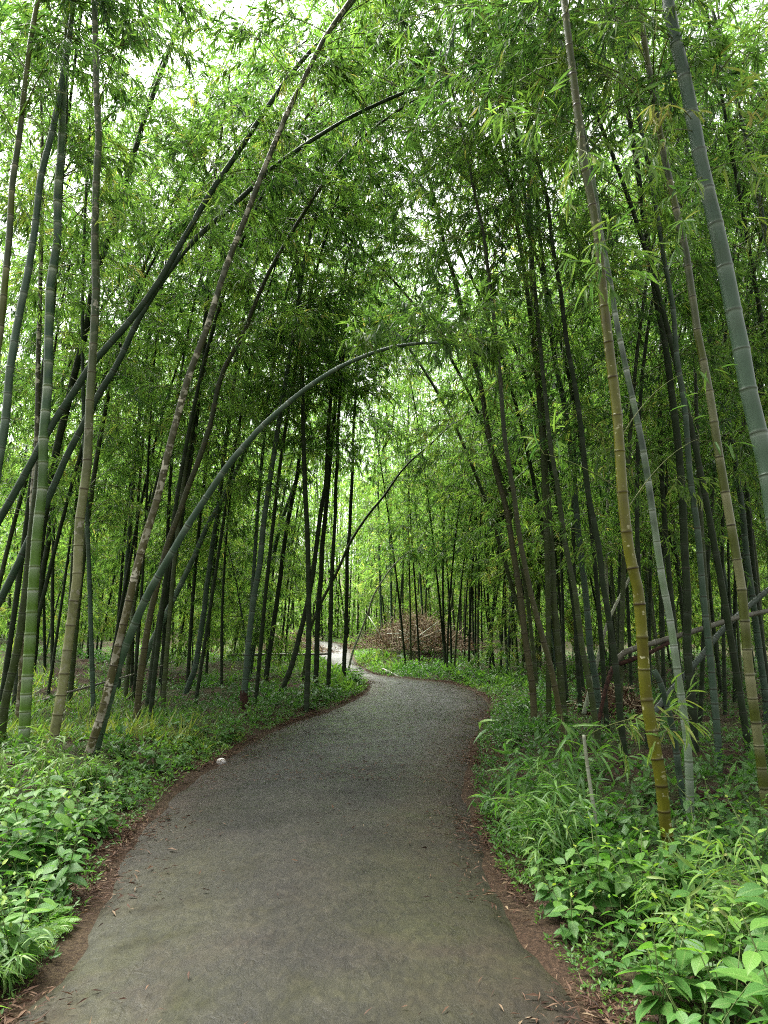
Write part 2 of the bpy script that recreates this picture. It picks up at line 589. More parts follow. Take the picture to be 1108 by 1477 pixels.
ncol = 15
tt = np.linspace(0, 1, ncol)
Pp = PLs[:, None, :] * (1 - tt)[None, :, None] + PRs[:, None, :] * tt[None, :, None]
wid = np.linalg.norm(PRs - PLs, axis=1)
edge = np.minimum(tt, 1 - tt)[None] * wid[:, None]
jag = .05 * np.sin(np.arange(260) * 1.7) + .04 * np.sin(np.arange(260) * .61 + 1)
Pp[:, 0, :2] += jag[:, None] * .8
Pp[:, -1, :2] -= jag[::-1, None] * .8
Pp[..., 2] = .012 + .035 * np.clip(edge / 1.0, 0, 1) + .006 * np.sin(Pp[..., 0] * 3.1 + Pp[..., 1] * 2.3) - .05 * (edge < 1e-6)
Cp = np.zeros((260, ncol, 4))
Cp[..., 0] = np.clip(edge / .9, 0, 1)
Cp[..., 1] = np.linspace(0, 1, 260)[:, None]
Cp[..., 2] = tt[None]
i = np.arange(259)[:, None] * ncol
j = np.arange(ncol - 1)[None]
PFc = np.stack([i + j, i + j + 1, i + j + 1 + ncol, i + j + ncol], -1).reshape(-1, 4)
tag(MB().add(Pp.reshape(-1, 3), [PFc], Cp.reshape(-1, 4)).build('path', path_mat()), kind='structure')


# ------------------------------------------------------------------ bamboo
def culm_line(ctrl, ext=0.0, droop=.5, n=90):
    """smooth line through the control points, carried on past the last one by ext metres with a drooping tip"""
    P = [np.asarray(p, float) for p in ctrl]
    if ext > 0:
        d = norm(P[-1] - P[-2])
        side = np.array([d[0], d[1], 0.0])
        side = side / max(np.linalg.norm(side), .15)
        p = P[-1]
        for k in range(4):
            d = norm(d + side * droop * .10 + np.array([0, 0, -droop * .12 * (k + 1)]))
            p = p + d * ext / 4
            P.append(p)
    Q, s = smooth_line(P, n)
    # no culm is a perfect curve: small sideways kinks that come and go along it
    m = max(4, int(s[-1] / .55))
    k = np.random.default_rng(int(abs(P[0][0] * 1000) + n)).normal(0, .011, (m, 3))
    k[0] = 0
    Q = Q + np.stack([np.interp(s, np.linspace(0, s[-1], m), k[:, c]) for c in range(3)], 1)
    return Q, s


def interp_line(Q, s, x):
    return np.stack([np.interp(x, s, Q[:, k]) for k in range(3)], 1)


def node_positions(L, first=.14, full=.30, rise=2.2, end=None):
    x, out = .05, []
    end = L if end is None else end
    while x < end:
        out.append(x)
        g = first + (full - first) * min(1, x / rise)
        if x > .7 * L:
            g *= 1 - .5 * (x - .7 * L) / (.3 * L)
        x += g * random.uniform(.93, 1.07)
    return out


def make_culm(mb, Q, s, r0, r1, k=10, inter=.30, band=1.0, rise=2.2, flat_tip=False):
    L = s[-1]
    nodes = node_positions(L, inter * .48, inter, rise)
    rows, marks = [0.0], [(0, 0, 0, .5)]
    rad = [1.12]
    w = .011 * band * (r0 / .045) ** .5
    for a in nodes:
        sg = random.random()
        hf = a / L
        ww = w * random.uniform(.7, 1.35)
        bb = random.uniform(.35, 1.0)
        rr_ = random.uniform(.55, 1.0)
        fat = random.uniform(.97, 1.03)
        for off, rr, rg, bl in ((-11, 1.0, 0, 0), (-6, 1.0, 0, .22), (-2.6, 1.0, 0, .45), (-1.9, 1.005, 0, .95), (-.9, 1.02, 0, 1), (-.5, 1.06, 1, 0), (.25, 1.085, 1, 0),
                                (.6, 1.03, .2, .35), (1.6, 1.0, 0, 0)):
            x = a + off * ww
            if x > rows[-1] + 1e-4 and x < L:
                rows.append(x)
                rad.append(1 + (rr - 1) * random.uniform(.7, 1.4) if rr > 1 else fat)
                marks.append((rg * rr_, bl * bb, hf, sg if off > 0 else marks[-1][3]))
    rows.append(L)
    rad.append(1.0)
    marks.append((0, 0, 1, .5))
    x = np.array(rows)
    hf = x / L
    R = (r0 + (r1 - r0) * (hf if flat_tip else hf ** 1.35)) * np.array(rad)
    tube(mb, interp_line(Q, s, x), R, k, np.array(marks))
    return nodes


def grow_crown(mbT, mbL, Q, s, h0, h1_, nb, Lmax, nt, nl, leafL=(.11, .18), leafW=.020, rise=(.2, 1.0), templ=T_QUAD, tint0=.45, tsd=.22, down=.55, wscale=1.0, az=None, nodes=None):
    if nb <= 0:
        return
    u = RS.random(nb)
    sb = h0 + (h1_ - h0) * u ** .85
    if nodes is not None:
        na = np.array(nodes)
        sb = na[np.argmin(np.abs(na[None] - sb[:, None]), axis=1)]
    fr = np.clip((sb - h0) / max(h1_ - h0, .1), 0, 1)
    p = interp_line(Q, s, sb)
    Lb = Lmax * (.45 + .75 * np.sin(pi * np.clip(.18 + .72 * fr, 0, 1))) * RS.uniform(.55, 1.1, nb)
    if az is None:
        A = RS.uniform(0, 2 * pi, nb)
    else:
        A = RS.normal(az[0], az[1], nb)
    el = RS.uniform(rise[0], rise[1], nb)
    d = np.stack([np.cos(A) * np.cos(el), np.sin(A) * np.cos(el), np.sin(el)], 1)
    sag = RS.uniform(.25, .65, nb)
    t = np.linspace(0, 1, 6)[None, :, None]
    B = p[:, None] + Lb[:, None, None] * (d[:, None] * t - np.array([0, 0, 1.0]) * sag[:, None, None] * t * t)
    R = (.0085 * (Lb / 2) ** .6)[:, None] * np.linspace(1, .25, 6)[None]
    tubes(mbT, B, R, 3)
    # twigs
    bi = np.repeat(np.arange(nb), nt)
    n = len(bi)
    tw = RS.uniform(.22, 1.0, n)
    z = np.array([0, 0, 1.0])
    Pt = p[bi] + Lb[bi, None] * (d[bi] * tw[:, None] - z * (sag[bi] * tw * tw)[:, None])
    tan = d[bi] - z * (2 * sag[bi] * tw)[:, None]
    Dt = norm(norm(tan) * .8 + RS.normal(size=(n, 3)) * .55 - z * .2)
    Lt = RS.uniform(.16, .48, n) * (.6 + .25 * Lmax)
    tubes(mbT, np.stack([Pt, Pt + Dt * Lt[:, None] * .5 - z * .02, Pt + Dt * Lt[:, None] - z * (.10 * Lt[:, None])], 1),
          np.tile(np.array([[.0026, .002, .0011]]), (n, 1)), 3)
    tb = np.clip(tint0 + RS.normal(0, tsd * .6, nb)[bi] + RS.normal(0, tsd * .7, n), .02, .93)
    li = np.repeat(np.arange(n), nl)
    m = len(li)
    f = RS.beta(2.2, 1.2, m)
    Pl = Pt[li] + Dt[li] * (Lt[li] * f)[:, None]
    Dl = norm(Dt[li] * .85 + RS.normal(size=(m, 3)) * .42 - z * down)
    Ll = RS.uniform(leafL[0], leafL[1], m)
    ti = np.clip(tb[li] + RS.normal(0, .07, m), 0, .95)
    ti = np.where(RS.random(m) < .012, 1.0, ti)
    leaves(mbL, Pl, Dl, Ll, leafW * wscale * RS.uniform(.8, 1.25, m), ti, templ)


def spray(mbT, mbL, A, B, sag=.1, nt=7, nl=6, leafL=(.11, .17), leafW=.019, tint0=.6, start=.35, templ=T_LANCE, spread=.5, r=.0045):
    """one visible branch from A to B with fans of leaves"""
    A, B = np.asarray(A, float), np.asarray(B, float)
    L = np.linalg.norm(B - A)
    t = np.linspace(0, 1, 10)[:, None]
    z = np.array([0, 0, 1.0])
    line = A + (B - A) * t + z * (sag * L) * (4 * t * (1 - t))
    tubes(mbT, line[None], (r * np.linspace(1, .3, 10))[None], 4)
    n = nt
    if n <= 0:
        return
    tw = np.sort(RS.uniform(start, 1.0, n))
    tw[-1] = 1.0
    Pt = np.stack([np.interp(tw, t[:, 0], line[:, k]) for k in range(3)], 1)
    base = norm((B - A))
    Dt = norm(base * .7 + RS.normal(size=(n, 3)) * spread - z * .15)
    Lt = RS.uniform(.12, .30, n)
    tubes(mbT, np.stack([Pt, Pt + Dt * Lt[:, None] * .5, Pt + Dt * Lt[:, None] - z * (.15 * Lt[:, None])], 1), np.tile(np.array([[.002, .0016, .001]]), (n, 1)), 3)
    li = np.repeat(np.arange(n), nl)
    m = len(li)
    f = np.tile(np.linspace(.45, 1.0, nl), n)
    Pl = Pt[li] + Dt[li] * (Lt[li] * f)[:, None]
    Dl = norm(Dt[li] * .7 + RS.normal(size=(m, 3)) * .5 - z * .45)
    leaves(mbL, Pl, Dl, RS.uniform(leafL[0], leafL[1], m), leafW * RS.uniform(.8, 1.2, m), np.clip(tint0 + RS.normal(0, .14, m), 0, .97), templ, flop=.5)


def hero(label, px, width, mat, base_v=None, ext=3.0, droop=.5, lean=0.0, h0=4.0, nb=46, Lmax=1.5, inter=.30, tip=.35, sprays=(), group='tall bamboos beside the path',
         husk=False, y=None, k=12, band=1.0, nt=12, nl=11, tint0=.42):
    """px: photo outline of the culm from its foot up; the foot on the ground gives its distance"""
    bu, bv = px[0]
    foot = ground_pt(bu, bv) if y is None else at(bu, bv, y)
    y0 = foot[1]
    foot[2] = h1(foot[0], foot[1]) - .06
    pts = [foot]
    m = len(px)
    vtop = px[-1][1]
    for (u, v) in px[1:]:
        f = (bv - v) / max(bv - vtop, 1)
        pts.append(at(u, v, y0 + lean * f))
    if pts[1][2] - foot[2] < .15:
        pts.pop(1)
    Q, s = culm_line(pts, ext, droop)
    r0 = width / 2 / FPX * y0
    root = empty('bamboo', foot)
    tag(root, label, 'bamboo', group)
    off = np.array(foot)
    Ql = Q - off
    c, t, l = MB(), MB(), MB()
    nodes = make_culm(c, Ql, s, r0, r0 * tip if ext > 0 else r0 * max(tip, .3), k, inter, band)
    c.build('culm', mat, root)
    if nb:
        hi = s[-1] * .985
        grow_crown(t, l, Ql, s, min(h0, hi - 1), hi, nb, Lmax, nt, nl, nodes=nodes, tint0=tint0)
    for sp in sprays:
        (u1, v1), (u2, v2), dy = sp[:3]
        kw = sp[3] if len(sp) > 3 else {}
        ya = y0 + lean * (bv - v1) / max(bv - vtop, 1)
        bt, bl = MB(), MB()
        spray(bt, bl, at(u1, v1, ya) - off, at(u2, v2, ya + dy) - off, **kw)
        br = bt.build('branch', TWIG, root)
        bl.build('foliage', LEAF_FRESH, br, smooth=False)
    if t.n:
        t.build('branchwork', TWIG, root)
    if l.n:
        l.build('foliage', LEAF_FRESH if nb == 0 else LEAF, root, smooth=False)
    if husk:
        hk = MB()
        x = np.linspace(.0, .34, 6)
        n_ = 9
        a = np.linspace(0, 2 * pi, n_, endpoint=False)
        P = interp_line(Ql, s, x)
        V = []
        for q_ in range(6):
            rr = r0 * (1.5 + .35 * np.sin(a * 3 + q_) * (q_ / 5)) * (1 - .05 * q_)
            V.append(P[q_] + np.stack([np.cos(a) * rr, np.sin(a) * rr, .04 * np.sin(a * 2) * (q_ == 5)], 1))
        ii = np.arange(5)[:, None] * n_
        jj = np.arange(n_)[None]
        F_ = np.stack([ii + jj, ii + (jj + 1) % n_, ii + n_ + (jj + 1) % n_, ii + n_ + jj], -1).reshape(-1, 4)
        hk.add(np.concatenate(V), [F_]).build('sheath', HUSK, root)
    return root


# ------------------------------------------------------------------ the bamboos one can single out, left of the path
GL, GR, GM = 'tall bamboos in the clearing beside the path', 'tall bamboos on the bushy bank of the path', 'dark culms where the path bends'
hero('pale olive bamboo with black joints, cut off by the left picture edge at half height',
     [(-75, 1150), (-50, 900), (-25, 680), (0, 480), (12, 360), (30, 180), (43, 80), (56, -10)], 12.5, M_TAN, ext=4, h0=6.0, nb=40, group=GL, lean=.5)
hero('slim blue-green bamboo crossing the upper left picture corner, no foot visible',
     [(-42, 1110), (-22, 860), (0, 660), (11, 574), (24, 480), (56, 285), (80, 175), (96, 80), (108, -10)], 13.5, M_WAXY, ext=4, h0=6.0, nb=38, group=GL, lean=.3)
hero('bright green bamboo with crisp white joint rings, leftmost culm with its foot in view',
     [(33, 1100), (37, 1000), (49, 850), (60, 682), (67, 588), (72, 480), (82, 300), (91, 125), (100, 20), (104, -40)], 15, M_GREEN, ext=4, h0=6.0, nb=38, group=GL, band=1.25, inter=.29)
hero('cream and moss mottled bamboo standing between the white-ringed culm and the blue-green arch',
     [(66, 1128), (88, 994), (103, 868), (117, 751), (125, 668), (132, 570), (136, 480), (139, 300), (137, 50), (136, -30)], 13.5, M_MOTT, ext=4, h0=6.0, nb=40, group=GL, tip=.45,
     sprays=[((138, 285), (172, 322), -.2, dict(nt=4, nl=5, tint0=1.0, leafL=(.10, .2)))])
hero('brown bamboo with flaking white patches, leaning right and sharing its foot with the blue-green arch',
     [(119, 1120), (144, 1030), (159, 976), (178, 904), (202, 805), (224, 729), (240, 660), (260, 588), (285, 516), (298, 480), (325, 390), (360, 300), (385, 240), (420, 150), (450, 90), (502, 5)],
     11.5, M_MOTT2, ext=3, h0=7, nb=22, group=GL, inter=.27, tip=.4)
hero('blue-green bamboo bent into a long arch over the path',
     [(133, 1108), (155, 1023), (173, 958), (195, 904), (217, 857), (235, 823), (267, 765), (300, 715), (332, 671), (361, 639), (386, 612), (440, 565), (494, 529), (549, 505), (590, 496), (622, 494)],
     12, M_WAXY, ext=.5, droop=.6, h0=8.6, nb=9, Lmax=.6, group=GL, tip=.22, band=1.1, lean=-1.3)
hero('smaller grey-green bamboo leaning under the long arch, ragged brown husk at its foot',
     [(190, 1008), (202, 976), (217, 933), (235, 897), (258, 850), (282, 798), (307, 747), (329, 704), (354, 653), (372, 618)], 9, M_WAXY, ext=2.0, droop=1.2, h0=6, nb=24, group=GL, husk=True)
hero('mossy brown bamboo just behind the foot of the smaller leaning culm',
     [(195, 1062), (203, 980), (215, 900), (226, 850), (240, 790), (260, 740), (272, 700), (300, 620), (320, 540), (350, 485), (368, 440)], 9.5, M_BROWN, ext=4, h0=5, nb=40, group=GL)
hero('dark weathered bamboo with pale scars standing behind the mossy brown culm',
     [(212, 1028), (220, 960), (230, 900), (240, 850), (255, 780), (268, 700), (285, 600), (292, 520), (300, 400)], 9.5, M_DARK, ext=4, h0=5, nb=40, group=GL)
hero('thick dark green bamboo leaning far right, upper of the crossing pair at the left edge',
     [(-165, 1100), (-110, 960), (-55, 850), (0, 747), (23, 704), (47, 657), (72, 617), (105, 570), (130, 530), (159, 494), (220, 420), (255, 360), (280, 320), (310, 270), (350, 210), (395, 135), (435, 85), (475, 45), (510, 0)],
     11.5, M_BLUE, ext=3, h0=6.2, nb=56, Lmax=1.2, group=GL, tip=.35, lean=0)
hero('thick dark green bamboo leaning far right, lower of the crossing pair at the left edge',
     [(-95, 1085), (-50, 960), (0, 866), (22, 823), (47, 769), (72, 715), (97, 657), (123, 606), (144, 563), (170, 520), (191, 480), (220, 430), (270, 360), (320, 310), (360, 275), (390, 245), (430, 215), (470, 190), (530, 155)],
     11, M_BLUE, ext=2.5, h0=6.2, nb=56, Lmax=1.2, group=GL, tip=.3, lean=-.2, droop=.9)
hero('nearly black bamboo leaning right behind the cream mottled culm, full height of the left side',
     [(20, 1040), (40, 900), (62, 760), (72, 696), (87, 624), (105, 552), (123, 480), (135, 410), (155, 350), (175, 290), (195, 215), (220, 140), (250, 60), (279, -10)], 11.5, M_DARK, ext=4, h0=5.5, nb=34, group=GL)
hero('thin dark bamboo rising just left of the nearly black leaning culm',
     [(45, 990), (58, 860), (74, 740), (92, 620), (115, 495), (140, 400), (175, 270), (215, 140), (250, 50), (262, 0)], 8, M_DARK, ext=3, h0=5.5, nb=34, group=GL)
hero('olive bamboo at the left picture edge leaning behind the white-ringed green culm',
     [(0, 1088), (10, 1023), (22, 958), (38, 850), (46, 760), (56, 660), (66, 560), (76, 440), (85, 300), (92, 200)], 11, M_OLIVE, ext=4, h0=5.2, nb=30, group=GL)
hero('mottled dark bamboo half hidden behind the foot of the white-ringed green culm',
     [(24, 1062), (28, 1005), (33, 940), (40, 850), (46, 760), (50, 660), (55, 520), (60, 380)], 9, M_MOTT2, ext=4, h0=5, nb=40, group=GL)
hero('bluish bamboo with a red-brown sheath at its foot, standing alone near the path edge',
     [(353, 1030), (352, 994), (359, 922), (368, 850), (375, 805), (384, 725), (397, 642), (406, 590), (420, 500), (432, 420)], 9, M_BLUE, ext=4, h0=5, nb=50, group=GL, husk=True, band=1.2)
hero('slender bluish bamboo with a curved foot, midway between the arch and the red-sheathed culm',
     [(266, 1003), (274, 985), (283, 962), (290, 915), (298, 850), (303, 823), (314, 733), (323, 668), (335, 560)], 8, M_BLUE, ext=4, h0=5, nb=50, group=GL)
hero('dark upright culm to the right of the red-sheathed bluish bamboo',
     [(383, 990), (391, 930), (397, 880), (408, 805), (420, 725), (428, 682), (440, 600), (452, 500)], 7, M_DARK, ext=4, h0=4.5, nb=54, group=GM)
hero('grey-green culm leaning right between the red-sheathed bamboo and the dark group at the bend',
     [(360, 975), (372, 900), (393, 805), (412, 735), (440, 660), (470, 590)], 7, M_BLUE, ext=4, h0=4.5, nb=54, group=GM)
hero('dark culm slanting up at the left end of the close group by the bend',
     [(402, 1008), (422, 958), (437, 900), (455, 805), (464, 730), (469, 697), (475, 606), (482, 520)], 7.5, M_DARK, ext=4, h0=4.5, nb=54, group=GM)
hero('black straight culm at the front of the close group by the bend',
     [(442, 1028), (446, 930), (446, 850), (443, 769), (438, 640), (436, 540)], 8, M_DARK, ext=5, h0=4.5, nb=54, group=GM)
hero('dark culm in the middle of the close group by the bend',
     [(454, 998), (459, 900), (462, 841), (469, 751), (479, 640), (488, 540)], 7.5, M_DARK, ext=5, h0=4.5, nb=54, group=GM)
hero('slim dark culm at the right of the close group, straight above the low bush',
     [(473, 1003), (476, 920), (478, 850), (482, 769), (487, 642), (492, 560)], 6, M_DARK, ext=5, h0=4.5, nb=54, group=GM)
hero('slim dark culm standing in front of the pale far stretch of path',
     [(496, 984), (499, 900), (501, 850), (502, 787), (507, 704), (511, 610)], 6, M_DARK, ext=5, h0=4.5, nb=54, group=GM)
hero('thin dark bamboo bowing right across the bright gap above the bend',
     [(436, 985), (445, 920), (458, 880), (487, 823), (505, 783), (530, 743), (556, 711), (581, 678), (606, 653), (642, 620)], 4.6, M_OLIVE, ext=2, droop=1.2, h0=9, nb=14, Lmax=.8, group=GM)
hero('very thin pale culm bowing over the far path in the bright gap',
     [(500, 976), (508, 945), (516, 922), (530, 886), (541, 855), (563, 823), (588, 797)], 3.2, M_PALE, ext=.8, droop=1.8, h0=4.5, nb=6, Lmax=.5, group=GM, tip=.3)
# ------------------------------------------------------------------ right of the path
hero('thickest blue-green bamboo, leaning in from the right picture edge',
     [(1188, 1270), (1160, 1000), (1130, 830), (1108, 712), (1096, 642), (1083, 563), (1069, 491), (1061, 460), (1044, 380), (1026, 300), (1014, 235), (999, 160), (981, 75), (966, 0), (958, -40)],
     28, M_WAXY, ext=5, h0=4.6, nb=22, inter=.30, tip=.35, group=GR, k=18, lean=.3,
     sprays=[((1002, 190), (905, 238), -.5, dict(nt=9, nl=7, tint0=.62)), ((1000, 165), (1090, 150), -.3, dict(nt=8, nl=7, tint0=.75)), ((1000, 175), (950, 150), -.4, dict(nt=6, nl=6, tint0=.85)),
             ((1015, 255), (975, 330), -.4, dict(nt=7, nl=7, tint0=.55)), ((1015, 250), (1100, 235), -.3, dict(nt=7, nl=6, tint0=.75)), ((975, 60), (900, 30), -.3, dict(nt=6, nl=6, tint0=.7))])
hero('yellow-brown speckled bamboo standing among the broadleaf plants',
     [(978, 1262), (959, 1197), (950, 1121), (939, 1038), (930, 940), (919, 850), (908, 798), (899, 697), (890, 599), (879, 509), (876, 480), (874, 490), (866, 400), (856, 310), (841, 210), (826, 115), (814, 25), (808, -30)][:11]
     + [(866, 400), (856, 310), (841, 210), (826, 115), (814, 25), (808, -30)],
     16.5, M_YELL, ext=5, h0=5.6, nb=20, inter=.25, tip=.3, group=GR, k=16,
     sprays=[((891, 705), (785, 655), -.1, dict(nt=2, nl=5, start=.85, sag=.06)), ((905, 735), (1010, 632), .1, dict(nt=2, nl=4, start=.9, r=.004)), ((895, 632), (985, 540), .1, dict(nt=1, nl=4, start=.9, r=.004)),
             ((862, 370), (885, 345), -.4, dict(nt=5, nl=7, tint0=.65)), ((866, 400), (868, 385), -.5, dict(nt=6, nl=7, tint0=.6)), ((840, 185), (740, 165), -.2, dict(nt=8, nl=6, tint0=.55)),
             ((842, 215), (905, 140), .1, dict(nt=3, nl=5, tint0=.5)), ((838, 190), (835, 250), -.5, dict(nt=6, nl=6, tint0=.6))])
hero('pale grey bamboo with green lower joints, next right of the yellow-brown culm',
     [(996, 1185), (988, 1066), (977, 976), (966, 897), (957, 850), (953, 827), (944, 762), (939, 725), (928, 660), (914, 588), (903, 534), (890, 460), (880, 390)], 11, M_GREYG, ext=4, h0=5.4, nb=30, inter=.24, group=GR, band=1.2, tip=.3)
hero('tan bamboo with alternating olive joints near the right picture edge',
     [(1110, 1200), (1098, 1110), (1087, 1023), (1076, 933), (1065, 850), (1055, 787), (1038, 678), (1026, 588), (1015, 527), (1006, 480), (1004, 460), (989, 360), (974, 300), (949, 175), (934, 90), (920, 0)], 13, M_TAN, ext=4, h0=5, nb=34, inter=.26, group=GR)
hero('thick blackish culm behind the pale grey bamboo, rough dark foot',
     [(1003, 1092), (996, 1000), (993, 900), (990, 841), (986, 751), (979, 653), (968, 563), (955, 480), (940, 390), (925, 280)], 11.5, M_DARK, ext=5, h0=4.8, nb=32, group=GR)
hero('dark bluish culm with faint pale rings between the blackish culm and the tan one',
     [(1037, 1118), (1035, 1067), (1026, 969), (1017, 872), (1008, 769), (997, 679), (990, 588), (975, 498), (962, 400)], 9.5, M_BLUE, ext=5, h0=4.8, nb=32, group=GR, band=1.3, inter=.24)
hero('dark bluish culm just beyond the tan banded bamboo',
     [(1106, 1050), (1105, 1010), (1096, 944), (1085, 858), (1073, 762), (1058, 660), (1044, 570), (1027, 498), (1010, 410)], 9, M_BLUE, ext=5, h0=4.8, nb=32, group=GR, band=1.3)
hero('thin black culm rising in the gap left of the thickest blue-green bamboo',
     [(1100, 985), (1088, 850), (1079, 740), (1071, 660), (1065, 545), (1058, 430)], 7, M_DARK, ext=5, h0=4.8, nb=32, group=GR)
hero('thin black culm seen right beside the thickest blue-green bamboo',
     [(1125, 1010), (1116, 800), (1103, 588), (1083, 490), (1075, 400), (1062, 260)], 8, M_DARK, ext=5, h0=4.8, nb=32, group=GR)
hero('bluish-green culm rising straight behind the leafy young bamboo shrub',
     [(865, 1050), (860, 987), (852, 940), (849, 900), (842, 827), (833, 754), (824, 653), (813, 577), (798, 490), (781, 360), (772, 250)], 9.5, M_BLUE, ext=5, h0=4.6, nb=34, group=GR, band=1.2)
hero('dark slim culm leaning left, between the bluish-green culm and the yellow-brown one',
     [(904, 1100), (896, 1023), (885, 940), (874, 868), (867, 834), (856, 751), (843, 660), (833, 581), (818, 487), (805, 390)], 9, M_DARK, ext=5, h0=4.6, nb=34, group=GR)
hero('green culm with black upper part, straight above the leafy young bamboo shrub',
     [(817, 1056), (813, 1023), (805, 940), (798, 870), (795, 805), (786, 679), (780, 588), (771, 498), (769, 450), (764, 300), (761, 150), (763, 25), (763, -30)], 10, M_OLIVE, ext=4, h0=5, nb=30, group=GR, lean=-.4)
hero('tan bare culm slanting left out of the young bamboo shrub',
     [(828, 1105), (805, 1001), (786, 929), (766, 850), (751, 780), (738, 700), (728, 620), (720, 530)], 8.5, M_BROWN, ext=4, h0=4.6, nb=30, group=GR)
hero('brownish thick culm nearest the path on its right side, leaning left over the path',
     [(771, 1058), (768, 994), (757, 922), (748, 850), (738, 780), (730, 733), (717, 682), (706, 624), (693, 552), (677, 498), (661, 425), (644, 360), (628, 290)], 9.5, M_BROWN, ext=4, h0=3.6, nb=40, Lmax=1.5, group=GR, lean=.4,
     sprays=[((716, 660), (668, 640), -.5, dict(nt=6, nl=7, tint0=.72)), ((713, 640), (735, 645), -.5, dict(nt=6, nl=7, tint0=.72)), ((705, 600), (640, 575), -.4, dict(nt=7, nl=7, tint0=.6)), ((704, 600), (735, 575), -.5, dict(nt=6, nl=6, tint0=.7)),
             ((690, 540), (760, 530), -.5, dict(nt=6, nl=6, tint0=.68)), ((665, 440), (600, 415), -.4, dict(nt=7, nl=6, tint0=.6)), ((660, 410), (720, 430), -.4, dict(nt=7, nl=6, tint0=.62)), ((730, 735), (700, 760), -.4, dict(nt=5, nl=6, tint0=.5)), ((650, 360), (560, 345), -.4, dict(nt=9, nl=7, tint0=.6))])
hero('olive culm slanting left with its foot in the shrub beside the fallen broken culm',
     [(866, 1085), (852, 994), (841, 929), (829, 855), (813, 762), (802, 690), (795, 653), (784, 560), (776, 460)], 8.5, M_OLIVE, ext=4, h0=4.6, nb=34, group=GR)
hero('short thick bluish culm stub leaning behind the pale grey bamboo',
     [(990, 1165), (978, 1090), (965, 1030), (952, 985), (942, 965)], 9, M_BLUE, ext=0, nb=0, group=GR, tip=.9)

# ------------------------------------------------------------------ fallen and leaning dead culms, stakes
def pole(name, label, cat, pts, w, mat, tip=.8, group=None, k=9, inter=.3, extra=None):
    y0 = pts[0][2]
    P = [at(u, v, y) for (u, v, y) in pts]
    base = P[0].copy()
    P = [p - base for p in P]
    Q, s = smooth_line(P, 60)
    r0 = w / 2 / FPX * y0
    c = MB()
    make_culm(c, Q, s, r0, r0 * tip, k, inter, .8, rise=.1, flat_tip=True)
    root = empty(name, base)
    tag(root, label, cat, group)
    c.build('culm', mat, root)
    if extra:
        for nm, pts2, w2, mat2 in extra:
            Q2, s2 = smooth_line([at(u, v, y) - base for (u, v, y) in pts2], 30)
            e = MB()
            x = np.linspace(0, s2[-1], 14)
            r = w2 / 2 / FPX * pts2[0][2] * (1 + .12 * np.sin(x * 9))
            tube(e, interp_line(Q2, s2, x), r, 7)
            e.build(nm, mat2, root)
    return root


FG = 'fallen and broken culms on the bank'
pole('fallen_bamboo', 'broken grey bamboo lying aslant across the upright culms, red-brown split end', 'fallen bamboo',
     [(888, 955, 8.6), (896, 945, 8.6), (908, 938, 8.6), (961, 922, 8.7), (1015, 906, 8.8), (1063, 891, 8.9), (1112, 880, 9.0), (1200, 858, 9.2)], 8.5, M_DEAD, group=FG,
     extra=[('split_end', [(893, 958, 8.58), (915, 950, 8.56), (940, 940, 8.58), (965, 927, 8.68)], 6, HUSK), ('split_strip', [(884, 962, 8.6), (872, 1000, 8.5), (862, 1050, 8.4)], 6, HUSK)])
pole('fallen_bamboo', 'blue-grey bamboo propped diagonally below the broken grey one', 'fallen bamboo',
     [(935, 1040, 9.6), (961, 1005, 9.6), (1008, 951, 9.5), (1047, 904, 9.4), (1115, 845, 9.3), (1180, 790, 9.2)], 9, M_FALLB, group=FG)
pole('fallen_bamboo', 'pale green bamboo bowed outward behind the bluish-green upright culm', 'fallen bamboo',
     [(842, 1030, 10.2), (861, 958, 10.2), (869, 922, 10.2), (882, 885, 10.2), (900, 850, 10.3), (925, 800, 10.4)], 6.5, M_PALE, group=FG, tip=.5)
pole('fallen_bamboo', 'thin whitish dead culm standing crooked between the slim dark culms', 'fallen bamboo',
     [(878, 900, 12.5), (874, 800, 12.5), (876, 740, 12.5), (879, 680, 12.5), (881, 640, 12.5)], 5, M_PALE, group=FG, tip=.5)
pole('bamboo_stake', 'thin whitish stake poking out of the broadleaf plants below the young bamboo shrub', 'stake',
     [(868, 1248, 4.75), (863, 1204, 4.8), (851, 1131, 4.85), (842, 1060, 4.9)], 5.5, M_PALE, tip=.9, inter=.2)
pole('fallen_bamboo', 'long straight dead cane lying on the weeds behind the mottled culms', 'fallen bamboo',
     [(40, 1017, 11.2), (94, 1000, 11.6), (148, 985, 12.0), (198, 971, 12.6), (252, 954, 13.4)], 3.8, M_DEAD, tip=.6, k=6)
pole('fallen_bamboo', 'level dead pole resting across the culms left of the bend', 'fallen bamboo',
     [(330, 945, 19), (380, 944, 19), (430, 944, 19), (476, 943, 19)], 4.2, M_DEAD, tip=.8, k=6)
pole('fallen_bamboo', 'short grey cane lying at the far edge of the path below the brush heap', 'fallen bamboo',
     [(553, 966, 19.2), (570, 974, 18.6), (590, 983, 17.8)], 5, M_DEAD, tip=.8, k=6)
# ------------------------------------------------------------------ the other bamboos: a few kinds, each copied with its parts
KINDS, FACE = {}, {}


